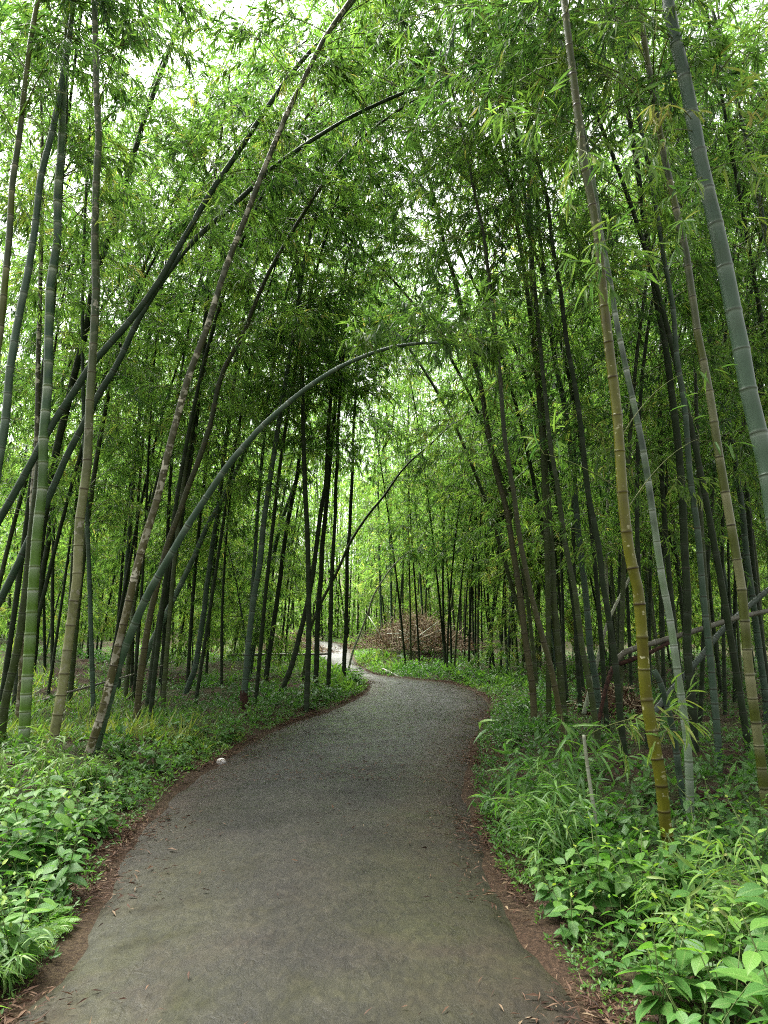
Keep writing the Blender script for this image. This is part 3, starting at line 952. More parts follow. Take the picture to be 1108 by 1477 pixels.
def proto(r0, Hh, lean, arch, h0, nb, Lmax, nt, nl, mat, leafL, leafW, tint0, leafmat, inter=.3, k=7, band=1.0):
    a = random.uniform(0, 2 * pi)
    dx, dy = cos(a), sin(a)
    ctrl = []
    for f in np.linspace(0, 1, 7):
        o = lean * f * Hh + arch * f ** 3 * Hh
        wob = .03 * sin(f * 7 + a * 3)
        ctrl.append(np.array([dx * o + wob, dy * o - wob, f * Hh * (1 - .35 * arch * f ** 2) - (.1 if f == 0 else 0)]))
    Q, s = smooth_line(ctrl, 60)
    root = empty('bamboo')
    FACE[root.name] = a
    c, t, l = MB(), MB(), MB()
    nodes = make_culm(c, Q, s, r0, r0 * .22, k, inter, band)
    grow_crown(t, l, Q, s, h0, s[-1] * .99, nb, Lmax, nt, nl, leafL, leafW, (.1, 1.0), T_QUAD, tint0, nodes=nodes)
    c.build('culm', mat, root)
    t.build('branchwork', TWIG, root)
    l.build('foliage', leafmat, root, smooth=False)
    return root


def kind(key, n, **kw):
    KINDS[key] = []
    for _ in range(n):
        a = dict(kw)
        a['r0'] = kw['r0'] * random.uniform(.85, 1.2)
        a['Hh'] = kw['Hh'] * random.uniform(.85, 1.12)
        a['lean'] = random.uniform(0, kw['lean'])
        a['arch'] = random.uniform(.05, kw['arch'])
        a['h0'] = kw['h0'] * random.uniform(.75, 1.2)
        a['mat'] = random.choice(kw['mat'])
        KINDS[key].append([proto(**a), False])


kind('tall', 5, r0=.039, Hh=13.5, lean=.10, arch=.28, h0=4.0, nb=50, Lmax=2.0, nt=11, nl=8, mat=[M_DARK, M_DARK, M_BLUE, M_OLIVE], leafL=(.12, .20), leafW=.023, tint0=.42, leafmat=LEAF)
kind('slim', 6, r0=.031, Hh=11.0, lean=.08, arch=.24, h0=2.6, nb=40, Lmax=1.8, nt=11, nl=7, mat=[M_DARK, M_DARK, M_OLIVE, M_BLUE], leafL=(.13, .21), leafW=.025, tint0=.42, leafmat=LEAF)
kind('far', 4, r0=.042, Hh=12.0, lean=.07, arch=.26, h0=.9, nb=80, Lmax=2.1, nt=10, nl=8, mat=[M_DARK, M_OLIVE, M_BROWN], leafL=(.15, .25), leafW=.032, tint0=.64, leafmat=LEAF, k=6)  # leaf tint raised: open-sky brightness of the distance put into the colour
kind('young', 3, r0=.020, Hh=5.5, lean=.14, arch=.5, h0=.6, nb=54, Lmax=1.3, nt=11, nl=11, mat=[M_OLIVE, M_BLUE], leafL=(.11, .18), leafW=.021, tint0=.58, leafmat=LEAF, k=6)

TAKEN = []


def put(key, x, y, label, group, smin=.88, smax=1.12, face=None):
    rec = random.choice(KINDS[key])
    fa = FACE[rec[0].name]
    if not rec[1]:
        o, rec[1] = rec[0], True
    else:
        o = copy_tree(rec[0])
    o.location = (x, y, h1(x, y) - .05)
    o.rotation_euler = (radians(random.gauss(0, 3.0)), radians(random.gauss(0, 3.0)), random.uniform(0, 2 * pi) if face is None else face - fa + random.gauss(0, .5))
    k = random.uniform(smin, smax)
    o.scale = (k, k, k)
    tag(o, label, 'bamboo', group)
    TAKEN.append((x, y))
    return o


def px_of(x, y, z=0.0):
    dz = z - CAMH
    dep = y * cos(PITCH) + dz * sin(PITCH)
    up = -y * sin(PITCH) + dz * cos(PITCH)
    return PW / 2 + FPX * x / dep, PH / 2 - FPX * up / dep


def scatter(n, key, xr, yr, label, group, clear=.55, accept=None, gap=.55, pxr=None, face=None):
    c, tries = 0, 0
    while c < n and tries < n * 60:
        tries += 1
        y = random.uniform(*yr)
        if pxr:
            x = (random.uniform(*pxr) - PW / 2) / FPX * y
        else:
            x = random.uniform(*xr)
        if float(pdist(x, y)[0]) < clear or any((x - a) ** 2 + (y - b) ** 2 < gap * gap for a, b in TAKEN):
            continue
        if accept and not accept(x, y):
            continue
        put(key if isinstance(key, str) else random.choice(key), x, y, label, group, face=face)
        c += 1


random.seed(5)
# crowded thin culms on the far side of the bend, right of the brush heap
scatter(42, 'slim', None, (17.2, 26), 'slender dark bamboo crowded with others in the thicket straight beyond the path bend', 'crowded thicket beyond the bend', pxr=(628, 800), gap=.28, clear=.9, face=0)
scatter(29, ['tall', 'slim'], None, (11.5, 22), 'dark upright bamboo in the shady grove behind the yellow-brown and pale grey culms', 'shady grove on the bank', pxr=(790, 1150), gap=.6, clear=1.0, face=pi)
scatter(22, 'slim', None, (8, 16), 'slim dark bamboo standing among the singled-out culms of the bank', 'slim bamboos of the bank', pxr=(700, 1120), gap=.5, clear=1.0, face=0)
scatter(7, 'tall', None, (7.5, 12), 'tall dark bamboo in the front of the grove on the bank, among the singled-out culms', 'front of the shady grove', pxr=(840, 1190), gap=.8, clear=1.6, face=pi)
scatter(34, ['tall', 'slim', 'slim'], None, (17, 30), 'dark upright bamboo in the grove closing the back of the weedy clearing', 'grove behind the clearing', pxr=(-60, 420), gap=.7, clear=1.0, face=0)
scatter(14, ['tall', 'slim', 'slim'], None, (12.5, 17), 'dark bamboo standing inside the weedy clearing in front of the back grove', 'bamboos inside the clearing', pxr=(-60, 330), gap=1.0, clear=2.2, face=0)
kind('arching', 4, r0=.042, Hh=13.0, lean=.10, arch=.55, h0=3.8, nb=60, Lmax=2.1, nt=11, nl=8, mat=[M_DARK, M_OLIVE], leafL=(.12, .19), leafW=.022, tint0=.5, leafmat=LEAF)
scatter(5, 'arching', None, (9.5, 15), 'dark bamboo on the bank arching over the path with a heavy leafy crown', 'bamboos arching over the path from the bank', pxr=(700, 900), gap=.8, clear=.7, face=pi)
scatter(8, 'tall', None, (9.5, 15), 'tall dark bamboo in the clearing, its leafy top filling the gap above the crossing pair', 'tall bamboos of the clearing', pxr=(-60, 380), gap=.9, clear=1.2, face=0)
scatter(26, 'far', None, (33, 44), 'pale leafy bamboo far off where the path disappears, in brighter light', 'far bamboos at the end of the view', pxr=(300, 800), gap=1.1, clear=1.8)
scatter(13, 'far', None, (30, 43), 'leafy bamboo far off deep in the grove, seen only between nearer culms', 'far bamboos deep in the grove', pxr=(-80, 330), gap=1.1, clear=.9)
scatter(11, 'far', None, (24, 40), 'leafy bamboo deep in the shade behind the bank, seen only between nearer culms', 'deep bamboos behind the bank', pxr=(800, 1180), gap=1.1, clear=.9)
scatter(24, 'young', None, (15, 27), 'low arching young bamboo with loose foliage at the edge of the clearing', 'young bamboos in the grove', pxr=(20, 420), gap=1.2, clear=1.0)
scatter(20, 'young', None, (14, 26), 'low arching young bamboo with loose foliage under the shady grove', 'young bamboos on the bank', pxr=(660, 1080), gap=1.2, clear=1.2)
EDGE = 'bamboos whose crowns hang in from the picture edges'
for x, y in ((-6.2, 5.6), (-7.0, 8.8), (-7.4, 6.6), (5.6, 7.6), (-8.6, 9.6)):
    put('tall', x, y, 'tall bamboo standing just outside the frame with its crown hanging into the upper corner', EDGE)

for x, y in ((1.6, 26.8), (2.9, 28.5), (.6, 29.5), (1.8, 31.5)):
    put('tall', x, y, 'tall bamboo behind the brush heap closing the bright gap above the path', 'tall bamboos behind the brush heap', 1.12, 1.25)
for x, y in ((.35, 26.6), (-.1, 30.2), (.9, 33.0)):
    put('tall', x, y, 'tall bamboo behind the brush heap closing the bright gap above the path', 'tall bamboos behind the brush heap', 1.15, 1.25)
for x, y in ((.62, 20.6), (.80, 21.2), (1.05, 20.9), (1.75, 20.3), (2.0, 21.4)):
    put('slim', x, y, 'slender dark bamboo standing in front of the brush heap', 'slender bamboos in front of the brush heap')
for x, y in ((-5.5, 14.6), (-7.1, 15.2), (-8.9, 13.8), (-6.3, 16.6), (-4.3, 15.6), (-7.9, 11.6)):
    put('tall', x, y, 'tall bamboo at the back of the clearing with its leafy top near the sky', 'tall bamboos at the back of the clearing', 1.1, 1.22, face=0)
for x, y in ((-3.5, 11.3), (-4.6, 12.7), (-5.2, 11.8), (-7.2, 12.5)):
    put('arching', x, y, 'dark leafy bamboo of the clearing arching high over the crossing pair of leaning culms', 'bamboos arching high over the clearing', face=0)

# ------------------------------------------------------------------ the far wood that closes the view
def far_wood():
    c, l = MB(), MB()
    n = 620
    a = RS.uniform(-.78, .78, n)
    r = RS.uniform(44, 62, n)
    x, y = r * np.sin(a), r * np.cos(a)
    z = height(x, y, np.full(n, 5.0))
    hh = RS.uniform(13, 20, n)
    t = np.linspace(0, 1, 4)[None, :, None]
    lean = RS.normal(0, .08, (n, 2))
    B = np.stack([x, y, z], 1)[:, None] + t * np.concatenate([lean * hh[:, None], hh[:, None]], 1)[:, None]
    tubes(c, B, np.tile(np.array([[.06, .05, .035, .01]]), (n, 1)), 5)
    k = 400
    i_ = np.repeat(np.arange(n), k)
    f = RS.uniform(.0, 1.02, n * k) ** 1.35
    P = np.stack([x, y, z], 1)[i_] + np.concatenate([lean[i_] * (hh[i_] * f)[:, None], (hh[i_] * f)[:, None]], 1)
    cl = RS.normal(size=(n * 26, 3)) * np.array([1.1, 1.1, .8])
    P = P + cl[(i_ * 26 + RS.integers(0, 26, n * k))] * (.5 + .6 * np.sin(pi * np.clip(f, .1, .95)))[:, None] + RS.normal(size=P.shape) * .22
    D = RS.normal(size=P.shape) + np.array([0, 0, -.5])
    leaves(l, P, D, RS.uniform(.25, .48, n * k), RS.uniform(.06, .11, n * k), np.clip(.66 + RS.normal(0, .1, n)[i_] + RS.normal(0, .08, n * k), 0, .9))  # lighter leaf tint stands in for backlight on the far foliage
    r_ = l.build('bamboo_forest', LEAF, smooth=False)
    tag(r_, 'distant mass of light-tinted bamboo foliage closing the view', 'forest', kind='stuff')
    tr = c.build('forest_culms', M_DARK, r_)


far_wood()

# ------------------------------------------------------------------ ground cover (nobody could count it)
def cover(n, xr, yr, dens, size, per, templ, wr, tint, mat, name, label, lift=(.02, .22), clear=.02, el=(.1, 1.1), cat=None):
    x = RS.uniform(*xr, n)
    y = yr[0] + (yr[1] - yr[0]) * RS.random(n) ** 1.35
    d = pdist(x, y)
    keep = (d > clear) & (RS.random(n) < dens(x, y, d))
    x, y, d = x[keep], y[keep], d[keep]
    z = height(x, y, d)
    m = len(x)
    sc = np.clip(1 + .35 * np.sin(x * 1.9) * np.sin(y * 1.3 + x) + RS.normal(0, .22, m), .45, 1.9) * np.clip(.45 + d * .9, .45, 1)
    hh = RS.uniform(lift[0], lift[1], m) * sc
    i_ = np.repeat(np.arange(m), per)
    k = len(i_)
    A = RS.uniform(0, 2 * pi, k)
    e = RS.uniform(el[0], el[1], k)
    D = np.stack([np.cos(A) * np.cos(e), np.sin(A) * np.cos(e), np.sin(e)], 1)
    f = RS.uniform(.15, 1.0, k)
    off = np.stack([np.cos(A), np.sin(A)], 1) * (RS.uniform(0, .06, k) * sc[i_])[:, None]
    P = np.stack([x[i_] + off[:, 0], y[i_] + off[:, 1], z[i_] + hh[i_] * f], 1)
    L = RS.uniform(size[0], size[1], k) * sc[i_]
    pt = tint + .16 * np.sin(x * .8 + 1) * np.sin(y * .6) + RS.normal(0, .08, m)
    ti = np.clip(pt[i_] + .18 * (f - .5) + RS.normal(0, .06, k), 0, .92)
    mb = MB()
    leaves(mb, P, D, L, L * RS.uniform(wr[0], wr[1], k), ti, templ, flop=.35)
    o = mb.build(name, mat, smooth=False)
    tag(o, label, cat, kind='stuff')
    return o


def left_dens(x, y, d):
    return np.where(x < 0, 1, 0) * np.clip(.45 + .5 * np.sin(1.1 * x + .3) * np.sin(.9 * y) + .5 * np.exp(-d / .7), .08, 1) * np.clip(1.25 - y / 38, .3, 1)


def right_dens(x, y, d):
    sh = np.where((x > 2.2) & (y > 7), .45, 1)
    return np.where(x > 0, 1, 0) * np.clip(.5 + .45 * np.sin(1.3 * x + 2) * np.sin(1.1 * y) + .6 * np.exp(-d / .8), .1, 1) * sh


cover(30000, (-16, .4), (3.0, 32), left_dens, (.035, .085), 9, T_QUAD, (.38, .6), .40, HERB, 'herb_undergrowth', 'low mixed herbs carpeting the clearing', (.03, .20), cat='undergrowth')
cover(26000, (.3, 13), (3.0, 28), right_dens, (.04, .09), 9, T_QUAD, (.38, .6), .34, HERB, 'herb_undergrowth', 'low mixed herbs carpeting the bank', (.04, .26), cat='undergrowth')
cover(12000, (-12, 1.0), (8, 32), lambda x, y, d: np.clip(.2 + .8 * np.sin(.5 * x + y * .35 + .8), 0, 1), (.10, .26), 6, T_QUAD, (.05, .09), .74, HERB, 'grass', 'yellowish grass growing between the herbs', (.0, .05), el=(.5, 1.35), cat='grass')
cover(9000, (-4, 6), (14, 45), lambda x, y, d: np.exp(-d / .9), (.08, .2), 7, T_QUAD, (.2, .45), .72, HERB, 'verge_weeds', 'bright weeds along the far verges of the path', (.02, .22), el=(.2, 1.3), cat='weeds')
cover(30000, (-4.5, 3), (1.6, 16), lambda x, y, d: np.exp(-np.maximum(d - .10, 0) / .35) * np.where(np.sin(2.7 * y + x) + .6 * np.sin(6.1 * y) > -.35, .9, .15), (.025, .07), 8, T_QUAD, (.35, .6), .52, HERB, 'verge_weeds', 'small leafy weeds lining the near edges of the path', (.02, .16), clear=.0, cat='weeds')


def litter(n, xr, yr, dens, size, name, label, clear=-.6):
    x = RS.uniform(*xr, n)
    y = yr[0] + (yr[1] - yr[0]) * RS.random(n) ** 1.4
    d = pdist(x, y)
    keep = (d > clear) & (RS.random(n) < dens(x, y, d))
    x, y, d = x[keep], y[keep], d[keep]
    m = len(x)
    z = np.where(d < 0, .016 + .035 * np.clip(-d / 1.0, 0, 1) + .010, height(x, y, d) + .012) + RS.uniform(0, .012, m)
    A = RS.uniform(0, 2 * pi, m)
    D = np.stack([np.cos(A), np.sin(A), RS.normal(.05, .12, m)], 1)
    L = RS.uniform(size[0], size[1], m)
    mb = MB()
    leaves(mb, np.stack([x, y, z], 1), D, L, L * RS.uniform(.12, .24, m), np.clip(RS.beta(2, 2.6, m), 0, 1), T_QUAD, flop=.25)
    o = mb.build(name, DRYLEAF, smooth=False)
    tag(o, label, 'leaf litter', kind='stuff')


def edge_litter(n):
    P_, D_, L_ = [], [], []
    for line, sg in ((PLs, -1), (PRs, 1)):
        s_ = RS.random(n) ** 1.5 * 95
        i_ = np.clip((s_ + 30).astype(int), 0, 258)
        pt = line[i_] + (line[i_ + 1] - line[i_]) * RS.random(n)[:, None]
        tg = norm(line[i_ + 1] - line[i_])
        nr = np.stack([tg[:, 1], -tg[:, 0]], 1) * sg
        o = -np.abs(RS.normal(0, .16, n)) * (RS.random(n) < .45) + np.abs(RS.normal(0, .30, n)) * (RS.random(n) < .9) - (RS.random(n) < .05) * RS.exponential(.3, n)
        gate = (np.sin(pt[:, 1] * 2.2 + 3 * sg) + .7 * np.sin(pt[:, 1] * 5.1) + RS.normal(0, .6, n)) > .05
        P_.append((pt[:, :2] + nr[:, :2] * o[:, None])[gate])
    xy = np.concatenate(P_)
    x, y = xy[:, 0], xy[:, 1]
    d = pdist(x, y)
    m = len(x)
    z = np.where(d < 0, .016 + .035 * np.clip(-d / 1.0, 0, 1) + .006, height(x, y, d) + .010) + RS.uniform(0, .014, m)
    A = RS.uniform(0, 2 * pi, m)
    D = np.stack([np.cos(A), np.sin(A), RS.normal(.05, .2, m)], 1)
    L = RS.uniform(.015, .06, m) * np.where(RS.random(m) < .08, 1.6, 1)
    mb = MB()
    leaves(mb, np.stack([x, y, z], 1), D, L, L * RS.uniform(.08, .26, m), np.clip(RS.beta(1.6, 2.2, m), 0, 1), T_QUAD, flop=.4)
    tag(mb.build('leaf_litter', DRYLEAF, smooth=False), 'reddish brown dead leaves drifted along the path edges', 'leaf litter', kind='stuff')


edge_litter(46000)
litter(16000, (-2.5, 2.6), (6.5, 18), lambda x, y, d: np.where(d < 0, .35, 0), (.03, .06), 'leaf_litter', 'scattered bits of dead leaf on the path surface', clear=-3)
litter(26000, (-14, 12), (4, 28), lambda x, y, d: np.where(d > .2, .8 * (np.sin(1.3 * x + .7 * y) > .1), 0), (.06, .14), 'leaf_litter', 'brown dead leaves lying under the herbs')


# ------------------------------------------------------------------ broadleaf plants, bamboo grass, ferns
def broad_plant(stems, hgt, leaf, tint, spread=.55):
    st, lf = MB(), MB()
    for q in range(stems):
        az = q / stems * 2 * pi + random.uniform(-.5, .5)
        out = random.uniform(.12, spread)
        H = hgt * random.uniform(.65, 1.1)
        n = max(4, int(H / .085))
        t = np.linspace(0, 1, n + 1)
        P = np.stack([cos(az) * out * H * t ** 1.5, sin(az) * out * H * t ** 1.5, H * t * (1 - .12 * out * t) - .02], 1)
        tubes(st, P[None], (.0042 * np.linspace(1, .45, n + 1))[None], 5)
        for i in range(1, n + 1):
            f = i / n
            if f < .25:
                continue
            for sgn in (0, pi):
                a = az + i * pi / 2 + sgn + random.uniform(-.35, .35)
                top = f > .93
                el = random.uniform(-.25, .25) if not top else random.uniform(.4, .9)
                L = leaf * (.45 + .75 * sin(pi * min(.98, .15 + .8 * f))) * random.uniform(.75, 1.15) * (.55 if top else 1)
                D = np.array([[cos(a) * cos(el), sin(a) * cos(el), sin(el)]])
                pet = P[i] + D[0] * .018
                tubes(st, np.stack([P[i], pet])[None], np.array([[.0016, .0012]]), 3)
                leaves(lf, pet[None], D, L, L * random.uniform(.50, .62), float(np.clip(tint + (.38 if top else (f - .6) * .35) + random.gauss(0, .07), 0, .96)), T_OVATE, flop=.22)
    return st, lf


def sasa_plant(stems, hgt, tint, L0=.15):
    st, lf = MB(), MB()
    for q in range(stems):
        az = random.uniform(0, 2 * pi)
        out = random.uniform(.15, .75)
        H = hgt * random.uniform(.55, 1.05)
        n = 10
        t = np.linspace(0, 1, n)
        P = np.stack([cos(az) * out * H * t ** 1.6, sin(az) * out * H * t ** 1.6, H * (t - .32 * out * t ** 3) - .02], 1)
        tubes(st, P[None], (.0032 * np.linspace(1, .3, n))[None], 4)
        m = int(13 * H / .6) + 6
        f = RS.uniform(.25, 1.0, m)
        pp = np.stack([np.interp(f, t, P[:, k]) for k in range(3)], 1)
        a = az + RS.normal(0, 1.2, m)
        el = RS.uniform(-.55, .65, m)
        D = np.stack([np.cos(a) * np.cos(el), np.sin(a) * np.cos(el), np.sin(el)], 1)
        leaves(lf, pp, D, L0 * RS.uniform(.6, 1.15, m), L0 * .125 * RS.uniform(.8, 1.2, m), np.clip(tint + RS.normal(0, .15, m), 0, .97), T_GRASS, flop=.4)
    return st, lf


def fern_plant(fronds, size, tint):
    st, lf = MB(), MB()
    for q in range(fronds):
        az = q / fronds * 2 * pi + random.uniform(-.3, .3)
        L = size * random.uniform(.7, 1.1)
        t = np.linspace(0, 1, 22)
        P = np.stack([cos(az) * L * t, sin(az) * L * t, L * (.75 * t - .62 * t * t)], 1)
        tubes(st, P[None], (.0025 * np.linspace(1, .3, 22))[None], 4)
        T = norm(np.gradient(P, axis=0))
        S = norm(np.cross(T, [0, 0, 1.0]))
        for sgn in (1, -1):
            i_ = np.arange(3, 22)
            D = S[i_] * sgn + T[i_] * .45
            ll = L * .30 * np.sin(pi * np.clip(t[i_] * .9 + .06, 0, 1)) + .01
            leaves(lf, P[i_], D, ll, ll * .30, np.clip(tint + RS.normal(0, .05, len(i_)), 0, .9), T_LANCE, flop=.08)
    return st, lf


def plant_kind(name, cat, maker, leafmat, n):
    out = []
    for _ in range(n):
        st, lf = maker()
        root = empty(name)
        root['category'] = cat
        st.build('stem', STEM, root)
        lf.build('foliage', leafmat, root, smooth=True)
        out.append([root, False])
    return out


random.seed(9)
BP = plant_kind('broadleaf_plant', 'plant', lambda: broad_plant(random.randint(3, 5), random.uniform(.42, .6), random.uniform(.115, .145), .46), BROAD, 7)
SP = plant_kind('broadleaf_plant', 'plant', lambda: broad_plant(random.randint(3, 5), random.uniform(.22, .34), random.uniform(.065, .085), .40), BROAD, 4)
BG = plant_kind('bamboo_grass_plant', 'bamboo grass', lambda: sasa_plant(random.randint(7, 10), random.uniform(.45, .65), .62), SASA, 4)
YB = plant_kind('young_bamboo_plant', 'bamboo shrub', lambda: sasa_plant(random.randint(13, 17), random.uniform(.95, 1.2), .42, .17), SASA, 3)
FN = plant_kind('fern_plant', 'fern', lambda: fern_plant(8, .42, .62), BROAD, 2)


def plant(kinds, x, y, label, group, s=1.0, tilt=None, rz=None):
    rec = random.choice(kinds)
    if not rec[1]:
        o, rec[1] = rec[0], True
    else:
        o = copy_tree(rec[0])
    o.location = (x, y, h1(x, y) - .01)
    k = s * random.uniform(.85, 1.18)
    o.scale = (k, k, k)
    tx, ty = tilt if tilt else (random.gauss(0, .10), random.gauss(0, .10))
    o.rotation_euler = (tx, ty, random.uniform(0, 2 * pi) if rz is None else rz)
    tag(o, label, None, group)
    return o


def patch(kinds, n, poly, label, group, s=1.0, gap=.16, zref=.3, dmin=.12):
    """plants whose leafy top falls inside a pixel outline (xmin, ymin, xmax, ymax list)"""
    pts, tries = [], 0
    while len(pts) < n and tries < 4000:
        tries += 1
        u0, v0, u1, v1 = random.choice(poly)
        p = ground_pt(random.uniform(u0, u1), random.uniform(v0, v1), zref)
        d = float(pdist(p[0], p[1])[0])
        if d < dmin or any((p[0] - a) ** 2 + (p[1] - b) ** 2 < gap * gap for a, b in pts):
            continue
        pts.append((p[0], p[1]))
        plant(kinds, p[0], p[1], label, group, s * (1 if d > .35 else .7))
    return pts


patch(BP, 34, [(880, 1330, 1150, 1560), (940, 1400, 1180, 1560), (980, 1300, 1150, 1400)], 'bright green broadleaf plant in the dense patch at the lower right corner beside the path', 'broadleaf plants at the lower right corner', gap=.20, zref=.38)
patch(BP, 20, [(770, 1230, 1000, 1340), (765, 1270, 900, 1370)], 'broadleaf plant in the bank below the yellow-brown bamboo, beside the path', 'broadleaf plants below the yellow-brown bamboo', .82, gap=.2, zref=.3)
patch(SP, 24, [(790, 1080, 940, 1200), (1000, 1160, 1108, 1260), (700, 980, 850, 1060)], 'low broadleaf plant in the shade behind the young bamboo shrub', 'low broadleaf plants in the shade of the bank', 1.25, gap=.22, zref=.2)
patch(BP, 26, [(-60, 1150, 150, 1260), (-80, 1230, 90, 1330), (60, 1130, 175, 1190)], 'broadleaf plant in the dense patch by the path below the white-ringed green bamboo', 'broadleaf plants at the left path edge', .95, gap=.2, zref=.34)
patch(SP, 22, [(170, 1080, 300, 1135), (250, 1050, 350, 1085), (120, 1090, 260, 1150)], 'small broadleaf plant fringing the path beyond the dense patch', 'small broadleaf plants fringing the path', 1.1, gap=.2, zref=.18)
patch(SP, 20, [(440, 985, 530, 1030), (330, 1025, 450, 1060)], 'leafy low plant in the bush at the inside of the path bend', 'leafy plants at the inside of the bend', 1.7, gap=.3, zref=.3, dmin=.2)
patch(BP, 9, [(512, 957, 562, 974)], 'bright weed plant at the path edge in front of the brush heap', 'weeds in front of the brush heap', 1.3, gap=.4, zref=.3, dmin=.25)
patch(YB, 4, [(520, 957, 560, 968)], 'yellow-green bamboo bush at the path edge in front of the brush heap', 'bushes in front of the brush heap', 1.25, gap=.4, zref=.3, dmin=.3)
patch(YB, 6, [(715, 1075, 800, 1150)], 'arching young bamboo shrub with long light green leaves beside the path', 'young bamboo shrubs on the bank', .95, gap=.35, zref=.6, dmin=.3)
patch(BG, 5, [(690, 1140, 800, 1230)], 'bamboo grass clump at the foot of the young bamboo shrub', 'bamboo grass below the young bamboo shrub', .8, gap=.25, zref=.25, dmin=.15)
patch(BG, 8, [(-40, 1090, 130, 1150)], 'pale bamboo grass clump around the feet of the green and mottled culms', 'pale bamboo grass at the culm feet', .75, gap=.3, zref=.3, dmin=.6)
patch(BG, 5, [(-60, 1330, 60, 1420), (-60, 1420, 20, 1520)], 'bamboo grass clump hanging over the path at the lower left corner', 'bamboo grass at the lower left corner', .62, gap=.2, zref=.12, dmin=.08)
patch(BG, 6, [(960, 1230, 1108, 1330)], 'yellowish bamboo grass clump behind the broadleaf patch, around the mossy rock', 'yellowish bamboo grass by the mossy rock', .75, gap=.25, zref=.3, dmin=.5)
for x, y in ((-1.62, 2.62), (-1.78, 2.9), (-1.95, 3.2), (-1.55, 2.35)):
    plant(BG, x, y, 'bamboo grass clump hanging over the path at the lower left corner', 'bamboo grass at the lower left corner', .62)
p = ground_pt(62, 1265, .25)
plant(FN, p[0], p[1], 'small bright fern among the broadleaf plants at the left path edge', None, .5)
p = ground_pt(820, 1150, .25)
plant(FN, p[0], p[1], 'fern beside the thin whitish stake', None, .9)

# branch with pale leaves reaching across the yellow-brown culm
t, l = MB(), MB()
o0 = ground_pt(842, 1100)
o0[2] = h1(o0[0], o0[1])
A, B = at(846, 1062, 5.3), at(998, 1038, 4.3)
spray(t, l, A - o0, B - o0, .06, 13, 5, (.10, .16), .018, .72, .1, T_LANCE, .35)
tubes(t, np.stack([np.array([0, 0, -.03]), (A - o0) * .6 + np.array([.02, 0, 0]), A - o0])[None], np.array([[.005, .0045, .004]]), 5)
r = empty('bamboo_shoot_plant', o0)
tag(r, 'single thin shoot with pale yellowish leaves reaching across the yellow-brown culm', 'bamboo shoot')
t.build('stem', TWIG, r)
l.build('foliage', LEAF_FRESH, r, smooth=False)


# ------------------------------------------------------------------ brush heap, stumps, stones
def brush_heap(name, label, u, v, w, hgt, n, pale, seed, rise=.15):
    rs = np.random.default_rng(seed)
    c = ground_pt(u, v)
    c[2] = h1(c[0], c[1])
    root = empty(name, c)
    tag(root, label, 'brush heap')
    tw = MB()
    x = rs.normal(0, w * .45, n)
    y = rs.normal(0, w * .35, n)
    top = hgt * np.exp(-(x ** 2 + y ** 2) / (w * w * .5))
    z = rs.uniform(0, 1, n) * top + .02
    A = rs.uniform(0, 2 * pi, n)
    e = rs.normal(rise, .4, n)
    L = rs.uniform(.3, 1.2, n) * w * .6
    d = np.stack([np.cos(A) * np.cos(e), np.sin(A) * np.cos(e), np.sin(e)], 1)
    p = np.stack([x, y, z], 1)
    t_ = np.linspace(-.5, .5, 5)[None, :, None]
    cv = rs.normal(0, .12, (n, 3))
    B = p[:, None] + d[:, None] * L[:, None, None] * t_ + cv[:, None] * (t_ ** 2) * L[:, None, None]
    B[..., 2] = np.maximum(B[..., 2], .01)
    tubes(tw, B, rs.uniform(.003, .009, n)[:, None] * np.ones((1, 5)), 4)
    tw.build('brushwood', DRYTWIG, root)
    lf = MB()
    m = n * 5
    x = rs.normal(0, w * .5, m)
    y = rs.normal(0, w * .4, m)
    z = rs.uniform(0, 1, m) * hgt * np.exp(-(x ** 2 + y ** 2) / (w * w * .5)) + .03
    D = rs.normal(size=(m, 3))
    leaves(lf, np.stack([x, y, z], 1), D, rs.uniform(.08, .2, m), rs.uniform(.015, .03, m), np.clip(rs.beta(2, 2, m) + .1, 0, 1))
    lf.build('dry_foliage', DRYLEAF, root, smooth=False)
    for k in range(pale):
        q = MB()
        a = rs.uniform(0, pi)
        e = rs.uniform(-.1, .7)
        d = np.array([cos(a) * cos(e), .3 * sin(a), sin(e)])
        o = np.array([rs.normal(0, w * .25), -w * .3 + rs.normal(0, .1), hgt * rs.uniform(.15, .5)])
        Lk = rs.uniform(.6, 1.3) * w * .7
        tube(q, np.stack([o - d * Lk / 2, o + [0, 0, .02], o + d * Lk / 2]), [.022, .02, .014], 7)
        q.build('cane', M_PALE, root)
    return root


brush_heap('brush_heap', 'heap of brown brushwood and pale canes at the outer side of the path bend', 600, 957, 2.1, 1.15, 800, 12, 3, .6)
brush_heap('brush_heap', 'dark heap of cut brush with pale twigs left of the dark culm group', 418, 944, 1.5, .9, 600, 3, 4)
brush_heap('brush_heap', 'low scatter of reddish brushwood lying in the clearing behind the arch', 310, 948, 1.0, .35, 240, 0, 5)
brush_heap('brush_heap', 'brown debris under the broken fallen culm on the bank', 885, 1035, .75, .45, 260, 1, 6)


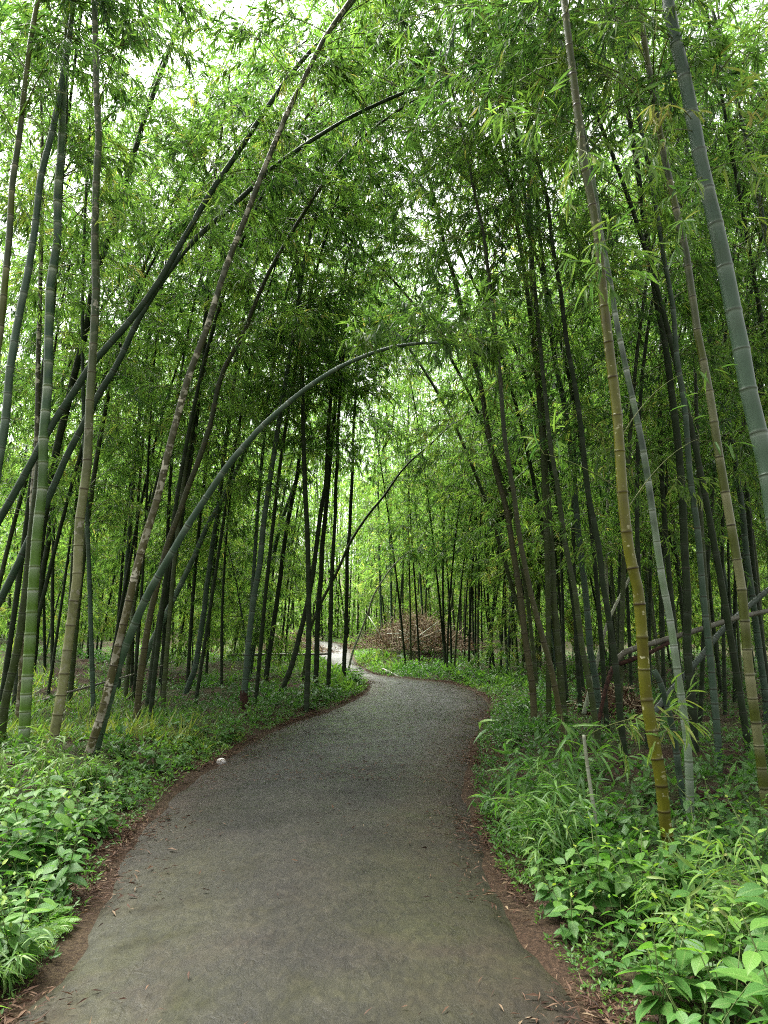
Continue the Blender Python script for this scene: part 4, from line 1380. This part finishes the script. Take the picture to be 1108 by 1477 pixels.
def lump(name, label, cat, u, v, size, mat, seed, group=None, moss=None, squash=(1, 1, 1), cut=False, z=0):
    rs = np.random.default_rng(seed)
    c = ground_pt(u, v)
    c[2] = h1(c[0], c[1]) + z
    k, m = 22, 14
    th = np.linspace(0, 2 * pi, k, endpoint=False)
    ph = np.linspace(-.5 * pi, .5 * pi, m)
    T, Ph = np.meshgrid(th, ph)
    D = np.stack([np.cos(T) * np.cos(Ph), np.sin(T) * np.cos(Ph), np.sin(Ph)], -1)
    R = np.ones(T.shape)
    for _ in range(9):
        a = rs.normal(size=3) * rs.choice([1.6, 3.0, 6.0])
        R += .09 * np.sin(D @ a + rs.uniform(0, 6)) / (1 + np.linalg.norm(a) * .25)
    V = D * R[..., None] * np.array(squash) * size
    if cut:
        V[..., 2] = np.minimum(V[..., 2], size * squash[2] * .55 + .08 * size * np.sin(9 * T))
    i_ = np.arange(m - 1)[:, None] * k
    j_ = np.arange(k)[None]
    Fc = np.stack([i_ + j_, i_ + (j_ + 1) % k, i_ + k + (j_ + 1) % k, i_ + k + j_], -1).reshape(-1, 4)
    o = MB().add(V.reshape(-1, 3), [Fc]).build(name, mat)
    o.location = c
    tag(o, label, cat, group)
    return o


ROCK = simple_mat('mossy_rock', (.06, .05, .035), (.10, .11, .04), 7, .9, .2, .9, .03)
STONE = simple_mat('pale_stone', (.5, .48, .44), (.7, .68, .64), 9, .8)
lump('mossy_rock', 'low brown mossy rock behind the broadleaf patch at the lower right', 'rock', 1040, 1318, .21, ROCK, 1, squash=(1.25, .9, .75))
lump('pale_stone', 'small white stone on the path edge below the clearing', 'stone', 320, 1100, .045, STONE, 2, squash=(1.2, .9, .8), z=.03)
lump('bamboo_stump', 'charred black stump in the weeds left of the cream mottled bamboo', 'stump', 66, 1010, .13, STUMP, 3, squash=(.6, .6, 1.7), cut=True)
lump('bamboo_stump', 'dark red-brown rotten stump on the shady bank right of the pale grey bamboo', 'stump', 1040, 1168, .12, HUSK, 4, squash=(.8, .8, 1.2), cut=True)
lump('bamboo_stump', 'small black stump on the shady bank below the tan banded bamboo', 'stump', 1057, 1128, .11, STUMP, 5, squash=(.7, .7, 1.4), cut=True)
lump('bamboo_stump', 'broken brown stump close to the foot of the pale grey bamboo', 'stump', 1018, 1152, .10, HUSK, 6, squash=(1.2, .8, .9), cut=True)

# unused kinds are dropped
for L in list(KINDS.values()) + [BP, SP, BG, YB, FN]:
    for o, used in L:
        if not used:
            for ch in list(o.children):
                bpy.data.objects.remove(ch)
            bpy.data.objects.remove(o)

# ------------------------------------------------------------------ sky, sun, camera
SUN_EL, SUN_AZ = radians(60), radians(-35)
w = bpy.data.worlds.new('World')
SC.world = w
w.use_nodes = True
nt = w.node_tree
q = NT(nt)
bgn = nt.nodes['Background']
sky = q.n('ShaderNodeTexSky', sky_type='NISHITA')
sky.sun_disc = False
sky.sun_elevation = SUN_EL
sky.sun_rotation = SUN_AZ
sky.air_density = 1.0
sky.dust_density = 4.0
hsv = q.n('ShaderNodeHueSaturation')
hsv.inputs['Saturation'].default_value = .06          # an overcast, nearly white sky
q.l(sky.outputs[0], hsv.inputs['Color'])
q.l(hsv.outputs[0], bgn.inputs['Color'])
bgn.inputs['Strength'].default_value = .06

sd = bpy.data.lights.new('sun', 'SUN')
sd.energy = 4.0
sd.angle = radians(50)
sd.color = (1, .99, .93)
so = bpy.data.objects.new('sun', sd)
COL.objects.link(so)
from mathutils import Vector
dirv = Vector((sin(SUN_AZ) * cos(SUN_EL), cos(SUN_AZ) * cos(SUN_EL), sin(SUN_EL)))
so.rotation_euler = dirv.to_track_quat('Z', 'Y').to_euler()

cd = bpy.data.cameras.new('camera')
cam = bpy.data.objects.new('camera', cd)
COL.objects.link(cam)
cam.location = (0, 0, CAMH)
cam.rotation_euler = (pi / 2 + PITCH, 0, 0)
cd.sensor_fit = 'VERTICAL'
cd.sensor_height = 24
cd.lens = 24 * FPX / PH
cd.clip_end = 1000
cd.clip_start = .05
SC.camera = cam

SC.view_settings.view_transform = 'Standard'
SC.view_settings.look = 'None'
SC.view_settings.exposure = 3.15
SC.view_settings.gamma = 1
cy = SC.cycles
cy.max_bounces = 12
cy.diffuse_bounces = 10
cy.glossy_bounces = 2
cy.transmission_bounces = 5
cy.transparent_max_bounces = 4
cy.caustics_reflective = False
cy.caustics_refractive = False
cy.sample_clamp_indirect = 10
cy.use_denoising = False
cy.filter_width = 1.1
